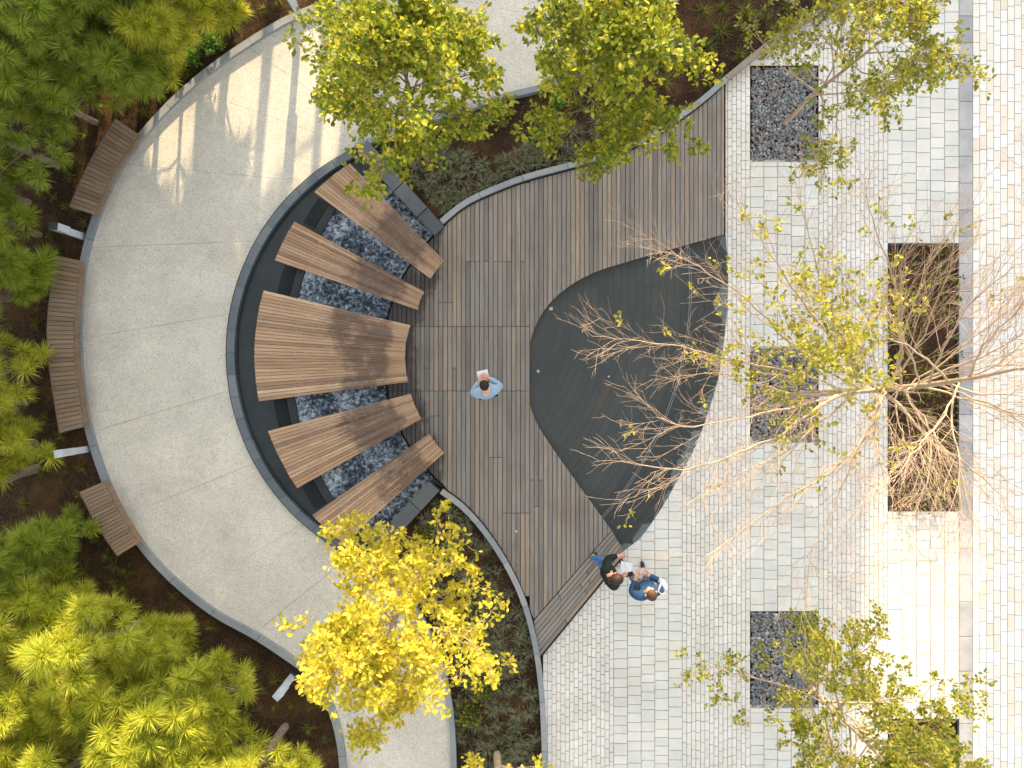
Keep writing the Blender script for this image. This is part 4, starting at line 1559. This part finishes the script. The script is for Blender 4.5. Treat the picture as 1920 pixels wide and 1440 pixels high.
# pine straw scattered over the soil
n = 52000
xs = nr.uniform(-20, 660, n); ys = nr.uniform(-20, 1460, n)
lb_np = np.array([inside((a, b), [(-30, -30), (640, -30), (560, 28), (450, 92), (330, 187), (245, 270), (165, 430), (142, 600), (158, 790), (250, 1015), (400, 1155), (560, 1258), (630, 1370), (634, 1470), (-30, 1470)]) for a, b in zip(xs, ys)])
xs, ys = xs[lb_np], ys[lb_np]
n = len(xs)
az = nr.uniform(0, 6.283, n); L = nr.uniform(.06, .17, n)
px_ = (xs - 960) / 100; py_ = (720 - ys) / 100; z = nr.uniform(.004, .03, n)
dx, dy = np.cos(az), np.sin(az); w = .0032
Vn = np.empty((n, 4, 3))
tz = nr.uniform(-.01, .025, n)
Vn[:, 0] = np.stack([px_ - dy * w, py_ + dx * w, z], 1); Vn[:, 1] = np.stack([px_ + dy * w, py_ - dx * w, z], 1)
Vn[:, 2] = np.stack([px_ + dx * L + dy * w, py_ + dy * L - dx * w, np.maximum(.004, z + tz)], 1); Vn[:, 3] = np.stack([px_ + dx * L - dy * w, py_ + dy * L + dx * w, np.maximum(.004, z + tz)], 1)
o = mesh('pine_straw', Vn.reshape(-1, 3), np.arange(n * 4).reshape(-1, 4), m_straw)
tag(o, 'brown pine straw littering the soil under the pines', 'pine straw', kind='stuff')

# bark mulch in the two beds
chips, cn = [], 0
for poly in (bed_b, [(700, 285), (838, 408), (980, 330), (1130, 290), (1260, 225), (1360, 145), (1480, 52), (1560, 5), (1330, -20), (1200, 80), (1120, 135), (1045, 170), (930, 198), (800, 238)]):
    X0, X1 = min(p[0] for p in poly), max(p[0] for p in poly); Y0, Y1 = min(p[1] for p in poly), max(p[1] for p in poly)
    for i in range(9000):
        p = (rng.uniform(X0, X1), rng.uniform(Y0, Y1))
        if inside(p, poly): chips.append(G(p[0], p[1]))
chips = np.array(chips)
cV = np.array([(-.5, -.18, 0), (.5, -.14, 0), (.45, .16, 0), (-.5, .2, 0), (0, 0, .16)])
cF = np.array([(0, 1, 4), (1, 2, 4), (2, 3, 4), (3, 0, 4)])
nrm = len(chips)
Vc, Fc = scatter(cV, cF, chips + np.stack([np.zeros(nrm), np.zeros(nrm), nr.uniform(.004, .02, nrm)], 1), frames(np.stack([nr.normal(size=nrm), nr.normal(size=nrm), nr.normal(size=nrm) * .2], 1)), nr.uniform(.025, .06, nrm))
m_chip = leaf_mat('bark_chip', [(0, (.022, .015, .010)), (.6, (.06, .038, .024)), (1, (.15, .09, .055))], .02)
o = mesh('bark_mulch', Vc, Fc, m_chip); tag(o, 'dark bark mulch covering the two planting beds', 'mulch', kind='stuff')

# fallen leaves
def fallen(px, z, s, a, mat, lb, grp=None):
    b = G(px[0], px[1], z)
    c, s_ = math.cos(a), math.sin(a)
    V = [(b[0] + (v[0] - .5) * s * c - v[1] * s * 1.5 * s_, b[1] + (v[0] - .5) * s * s_ + v[1] * s * 1.5 * c, z + .012 + v[2] * s * .6) for v in LEAF_V]
    V += [(v[0], v[1], v[2] - .003) for v in V]
    F = [tuple(f) for f in LEAF_F] + [tuple(f[::-1] + 7) for f in LEAF_F]
    o = mesh('fallen_leaf', V, F, mat, origin=(b[0], b[1], z)); tag(o, lb, 'leaf', grp)


m_dead = simple('dead_leaf', (170, 172, 150), .8, .2)
m_yl = simple('yellow_leaf', (214, 196, 92), .8, .2)
fallen((147, 616), .02, .09, 1.1, m_yl, 'yellow fallen leaf between the longest bench and the kerb')
fallen((1033, 579), .062, .09, .6, m_dead, 'pale fallen leaf near the rounded end of the slate')
fallen((1009, 696), .062, .07, 2.0, m_dead, 'pale fallen leaf at the far left edge of the slate')
fallen((1217, 930), .062, .07, 1.2, m_yl, 'orange-yellow fallen leaf on the lower slate rim')
fallen((968, 996), .148, .06, 1.0, m_dead, 'small pale fallen leaf on the lower deck planks')
fallen((1141, 706), .062, .05, .3, m_dead, 'tiny pale fallen leaf in the middle of the slate')

# inspection cover
q = G2((1749, 1042), .05)
cov = prism('inspection_cover', [(q[0] - .09, q[1] - .1), (q[0] + .09, q[1] - .1), (q[0] + .09, q[1] + .1), (q[0] - .09, q[1] + .1)], .03, .057, m_grey)
tag(cov, 'small square grey cover in the paving below the long planter', 'cover')

# ================================================================== PEOPLE
def skin_mesh(name, chains, mat, parent, M, sub=1, root=0):
    """chains: list of [(x,y,z,r)...]; chain heads that repeat an earlier point are joined to it"""
    V, E, Rr, key = [], [], [], {}
    for ch in chains:
        prev = None
        for (x, y, z, r) in ch:
            k = (round(x, 4), round(y, 4), round(z, 4))
            if k not in key:
                key[k] = len(V); V.append(M @ Vector((x, y, z)) - org(parent)); Rr.append(r)
            i = key[k]
            if prev is not None and prev != i: E.append((prev, i))
            prev = i
    me = bpy.data.meshes.new(name)
    me.from_pydata([tuple(v) for v in V], E, [])
    me.materials.append(mat)
    o = link(name, me, parent)
    md = o.modifiers.new('skin', 'SKIN')
    md.use_smooth_shade = True
    sv = me.skin_vertices[0].data
    for i, r in enumerate(Rr):
        sv[i].radius = (r, r) if not isinstance(r, tuple) else r
        sv[i].use_root = (i == root)
    ss = o.modifiers.new('subdivision', 'SUBSURF')
    ss.levels = ss.render_levels = sub
    return o


def ellipsoid(name, c, r, mat, parent, M, cut=None, tilt=0.0, nu=18, nv=12):
    V, F = [], []
    T = Matrix.Rotation(tilt, 4, 'X')
    for j in range(nv + 1):
        th = math.pi * j / nv
        for i in range(nu):
            ph = 2 * math.pi * i / nu
            p = Vector((r[0] * math.sin(th) * math.cos(ph), r[1] * math.sin(th) * math.sin(ph), r[2] * math.cos(th)))
            if cut and p.z < cut: p.z = cut + (p.z - cut) * .1; p.x *= .93; p.y *= .93
            bump = 1 + .02 * math.sin(7 * ph + 3 * th) + rng.uniform(-.012, .012)
            p = T @ Vector((p.x * bump, p.y * bump, p.z)) + Vector(c)
            V.append(tuple(M @ p))
    for j in range(nv):
        for i in range(nu):
            a, b = j * nu + i, j * nu + (i + 1) % nu
            F.append((a, a + nu, b + nu, b))
    return mesh(name, V, F, mat, parent, smooth=True)


def person(px, heading, lb, P, mats, hair_len='short', h=1.0, z=.145):
    b = G(px[0], px[1], z)
    root = empty('person', b, lb, 'person')
    M = Matrix.Translation(Vector(b)) @ Matrix.Rotation(heading, 4, 'Z') @ Matrix.Scale(h, 4)
    nod = P.get('nod', .05)
    pel, sp, ch, nk = (0, P.get('py', 0), .96), (0, P.get('py', 0) + .01, 1.14), (0, .01, 1.34), (0, .025, 1.47)
    jaw = (0, .05 + nod, 1.56); hd = (0, .035 + nod, 1.65)
    body = [[(*pel, .10), (*sp, .10), (*ch, .115), (*nk, .052), (*jaw, .066), (*hd, .088), (0, hd[1] - .005, 1.70, .07)]]
    body.append([(*jaw, .066), (0, jaw[1] + .085, 1.585, .02)])
    shirt = [[(*pel, .165), (*sp, .16), (*ch, .18), (0, .015, 1.43, .10)]]
    pants = [[(*pel, .12)]]
    for s, el, wr in ((-1, P['le'], P['lw']), (1, P['re'], P['rw'])):
        shd = (s * .185, 0, 1.39)
        body.append([(*ch, .115), (*shd, .05), (*el, .04), (*wr, .028)])
        shirt.append([(*ch, .18), (s * .10, 0, 1.395, .12), (*shd, .095), ((shd[0] + el[0]) / 2 + s * .012, (shd[1] + el[1]) / 2, (shd[2] + el[2]) / 2, .078), (*el, .068), (el[0] + (wr[0] - el[0]) * .97, el[1] + (wr[1] - el[1]) * .97, el[2] + (wr[2] - el[2]) * .97, .048)])
        d = unit(np.array(wr) - np.array(el))
        up = np.array((0, 0, 1.0)); side = unit(np.cross(d, up)); 
        palm = np.array(wr) + d * .075
        body.append([(*wr, .028), (*palm, .030)])
        for f in range(4):
            off = side * (f - 1.5) * .021
            l = (.066, .078, .072, .055)[f]
            k0 = palm + off + d * .012
            k1 = k0 + d * l * .55 - up * .008; k2 = k1 + d * l * .35 - up * .024
            body.append([(*palm, .030), (*k0, .0095), (*k1, .0085), (*k2, .0075)])
        k0 = np.array(wr) + d * .03 + side * (-s) * .034; k1 = k0 + d * .03 + side * (-s) * .014; k2 = k1 + d * .026
        body.append([(*wr, .028), (*k0, .0125), (*k1, .0105), (*k2, .009)])
    for s, kn, an, toe in ((-1, P['lk'], P['la'], P['lt']), (1, P['rk'], P['ra'], P['rt'])):
        hip = (s * .09, P.get('py', 0), .90)
        body.append([(*pel, .10), (*hip, .07), (*kn, .05), (*an, .036), (toe[0] * .6 + an[0] * .4, toe[1] * .6 + an[1] * .4, .035, .03)])
        pants.append([(*pel, .12), (*hip, .092), (*kn, .066), (an[0], an[1], an[2] + .03, .055)])
        shoe = [[(an[0], an[1], an[2] + .005, .046), (an[0], an[1] - .0, .045, .044), (toe[0] * .5 + an[0] * .5, toe[1] * .5 + an[1] * .5, .045, .046), (toe[0], toe[1], .035, .034)]]
        skin_mesh('shoe', shoe, mats['shoe'], root, M)
    skin_mesh('body', body, mats['skin'], root, M)
    skin_mesh(P.get('top', 'jacket'), shirt, mats['top'], root, M)
    skin_mesh('trousers', pants, mats['pants'], root, M)
    hc = (0, hd[1] - .012, 1.675)
    hr = (.092, .105, .10) if hair_len == 'short' else (.102, .118, .11)
    ellipsoid('hair', hc, hr, mats['hair'], root, M, cut=-.02 if hair_len == 'short' else -.05, tilt=.35 if hair_len == 'short' else .3)
    if hair_len == 'long':
        V = [[(0, hc[1] - .07, 1.64, .07), (.02, hc[1] - .115, 1.54, .07), (.03, hc[1] - .13, 1.44, .05), (.03, hc[1] - .12, 1.36, .025)]]
        skin_mesh('hair_tail', V, mats['hair'], root, M)
    for s in (-1, 1):
        ellipsoid('ear', (s * .092, hd[1] - .005, 1.635), (.014, .026, .032), mats['skin'], root, M, nu=8, nv=6)
    return root, M


m_skin = simple('skin', (214, 164, 140), .5, .3, 0, .05)
m_hair_d = simple('dark_hair', (36, 28, 24), .6, .3, 0, .5, 70)
m_hair_b = simple('brown_hair', (78, 57, 40), .6, .3, 0, .5, 70)
m_hair_r = simple('auburn_hair', (52, 32, 26), .6, .3, 0, .5, 70)
m_shirt = simple('light_blue_shirt', (150, 174, 196), .8, .2, 0, .08, 14)
m_collar = simple('white_collar', (220, 224, 228), .8, .2)
m_denim = simple('blue_denim', (52, 86, 124), .85, .2, 0, .15, 30)
m_jeans = simple('blue_jeans', (78, 120, 168), .85, .2, 0, .15, 30)
m_dkgreen = simple('dark_green_jacket', (28, 38, 36), .8, .25, 0, .2, 20)
m_blackc = simple('black_cloth', (26, 26, 30), .7, .3)
m_grey_p = simple('grey_trousers', (120, 116, 116), .85, .2)
m_paper = simple('white_paper', (236, 236, 238), .7, .2, 0, .02)
m_shoe = simple('dark_shoe', (44, 44, 50), .6, .4)
m_print = simple('blue_print', (92, 104, 150), .7, .2, 0, .4, 40)
m_canvas = simple('white_canvas', (212, 212, 216), .85, .2, 0, .1, 25)

# man reading, facing up the picture
r1, M1 = person((916, 733), R(12), 'person in pale blue shirt reading a white sheet on the deck',
                dict(top='shirt', nod=.10, le=(-.27, .03, 1.12), lw=(-.10, .22, 1.20), re=(.28, .05, 1.13), rw=(.10, .24, 1.20),
                     lk=(-.10, .03, .50), la=(-.11, -.02, .08), lt=(-.13, .15, .03), rk=(.10, .03, .50), ra=(.11, -.02, .08), rt=(.13, .15, .03)),
                dict(skin=m_skin, top=m_shirt, pants=m_blackc, shoe=m_shoe, hair=m_hair_d), 'short', .9)
V, F = [], []
for i in range(14):
    a = 2 * math.pi * i / 14
    for rr, zz in ((.075, 1.455), (.095, 1.435)):
        V.append(tuple(M1 @ Vector((rr * math.cos(a), .02 + rr * math.sin(a), zz))))
for i in range(14):
    a, b = 2 * i, 2 * ((i + 1) % 14)
    F.append((a, a + 1, b + 1, b))
mesh('collar', V, F, m_collar, r1)


def sheet(name, M, c, w, l, tilt, rz, lb, cat, mat=m_paper, printed=False):
    T = M @ Matrix.Translation(Vector(c)) @ Matrix.Rotation(rz, 4, 'Z') @ Matrix.Rotation(tilt, 4, 'X')
    V = [tuple(T @ Vector((x, y, zz))) for zz in (-.0015, .0015) for x, y in ((-w / 2, -l / 2), (w / 2, -l / 2), (w / 2, l / 2), (-w / 2, l / 2))]
    F = [(3, 2, 1, 0), (4, 5, 6, 7), (0, 1, 5, 4), (1, 2, 6, 5), (2, 3, 7, 6), (3, 0, 4, 7)]
    o = mesh(name, V, F, mat, origin=tuple(T.translation)); tag(o, lb, cat)
    return o, T


sheet('paper_sheet', M1, (0, .335, 1.20), .21, .16, .35, 0, 'white sheet of paper held by the person in the pale blue shirt', 'paper')

# person in dark jacket on the deck's tip, looking at a phone, a white bag held out
r2, M2 = person((1126, 1046), R(-70), 'person in dark jacket and jeans at the tip of the deck',
                dict(nod=.06, le=(-.25, .08, 1.14), lw=(-.20, .27, 1.05), re=(.25, .04, 1.12), rw=(.13, .20, 1.24),
                     lk=(-.09, -.02, .50), la=(-.10, -.16, .10), lt=(-.12, -.02, .03), rk=(.09, .08, .50), ra=(.09, .06, .08), rt=(.10, .24, .03)),
                dict(skin=m_skin, top=m_dkgreen, pants=m_jeans, shoe=m_shoe, hair=m_hair_r), 'long', .97)
o, T = sheet('phone', M2, (.11, .33, 1.27), .075, .15, .4, 0, 'dark phone in the hands of the person in the dark jacket', 'phone', m_blackc)
b = G(1174, 1064, .95)
M_id = Matrix.Translation(Vector(b)) @ Matrix.Rotation(R(-12), 4, 'Z')
V, F = [], []
nx, ny = 8, 7
for zz, sgn in ((0, -1), (.03, 1)):
    for i in range(nx + 1):
        for j in range(ny + 1):
            u_, v_ = i / nx - .5, j / ny - .5
            bul = (1 - 4 * u_ * u_) * (1 - 4 * v_ * v_) * .018 * sgn
            V.append(tuple(M_id @ Vector((u_ * .21, v_ * .19, zz * 0 + bul + .004 * sgn + .01 * math.sin(9 * u_ + 5 * v_)))))
q = (nx + 1) * (ny + 1)
for s_ in (0, 1):
    for i in range(nx):
        for j in range(ny):
            a = s_ * q + i * (ny + 1) + j
            f = (a, a + ny + 1, a + ny + 2, a + 1)
            F.append(f if s_ else f[::-1])
bag = empty('tote_bag', (b[0], b[1], b[2] - .02), 'flat white bag held out by the person in the dark jacket', 'bag')
mesh('pouch', V, F, m_paper, bag, smooth=True)
V, F = [], []
tube(V, F, [M_id @ Vector(p) for p in ((-.05, .095, 0), (-.05, .15, .05), (0, .18, .08), (.05, .15, .05), (.05, .095, 0))], [.006] * 5, 5)
mesh('strap', V, F, m_canvas, bag, smooth=True)

# person in denim jacket
r3, M3 = person((1192, 1073), R(18), 'person in blue denim jacket with white shoulder bag on the paving',
                dict(nod=.03, le=(-.27, .04, 1.14), lw=(-.13, .22, 1.12), re=(.27, .04, 1.14), rw=(.10, .22, 1.14),
                     lk=(-.14, .13, .50), la=(-.17, .22, .09), lt=(-.24, .40, .03), rk=(.12, .06, .50), ra=(.14, -.02, .09), rt=(.17, .18, .03)),
                dict(skin=m_skin, top=m_denim, pants=m_grey_p, shoe=m_shoe, hair=m_hair_b), 'short', 1.0, .053)
sheet('notebook', M3, (.02, .32, 1.15), .10, .12, .3, 0, 'small pale notebook in the hands of the denim jacket person', 'notebook', simple('pink_paper', (226, 196, 196), .7))
bb = M3 @ Vector((.24, -.02, 1.22))
bg_ = empty('shoulder_bag', tuple(bb), 'white shoulder bag on the denim jacket person', 'bag')
ellipsoid('pouch', (.27, .0, 1.24), (.075, .14, .15), m_canvas, bg_, M3)
V, F = [], []
tube(V, F, [M3 @ Vector(p) for p in ((.27, .1, 1.33), (.20, .08, 1.46), (.14, .02, 1.50), (.18, -.06, 1.46), (.27, -.1, 1.33))], [.014] * 5, 5)
mesh('strap', V, F, m_canvas, bg_, smooth=True)

# ================================================================== ADDED BLOCKS, unseen beyond the top edge, shaped to shade the garden
m_wall = simple('beige_render', (190, 184, 174), .85, .2, 0, .06, 2)
m_glass = simple('window_glass', (70, 84, 98), .12, .6, 0, .1, 2)


def block(x0, x1, y0, h, lb, depth=12):
    t = empty('added_shade_block', ((x0 + x1) / 2, y0, 0), lb, 'building', 'added shade blocks beyond the top edge')
    V, F = [], []
    box_data(V, F, ((x0 + x1) / 2, y0 + depth / 2, h / 2), (x1 - x0, depth, h)); mesh('wall', V, F, m_wall, t)
    V, F = [], []
    box_data(V, F, ((x0 + x1) / 2, y0 + depth / 2, h + .06), (x1 - x0 - .1, depth - .1, .12)); mesh('roof', V, F, m_grey, t)
    nw_ = max(1, int((x1 - x0) / 2.2))
    for f in range(int(h // 3.2)):
        for i in range(nw_):
            V, F = [], []
            box_data(V, F, (x0 + (x1 - x0) * (i + .5) / nw_, y0 - .02, 1.9 + f * 3.2), (1.3, .05, 1.6)); mesh('window', V, F, m_glass, t)


YB = 34.0
sx = YB * math.tan(R(SUN_AZ))
need = lambda Yhit: (YB - Yhit) * TAN                  # roof height whose shadow ends at Yhit
block(-40, -8.4 + sx, YB, need(-6.8), 'wide unseen block added for shade beyond the upper left corner')
block(-2.6 + sx, 6.9 + sx, YB, need(-8.3), 'unseen block added for shade beyond the middle of the top edge')
block(6.92 + sx, 9.35 + sx, YB, need(-2.0), 'lower unseen shade block added beyond the upper right')
block(9.37 + sx, 40, YB, need(-9.0), 'unseen block added for shade beyond the upper right corner')
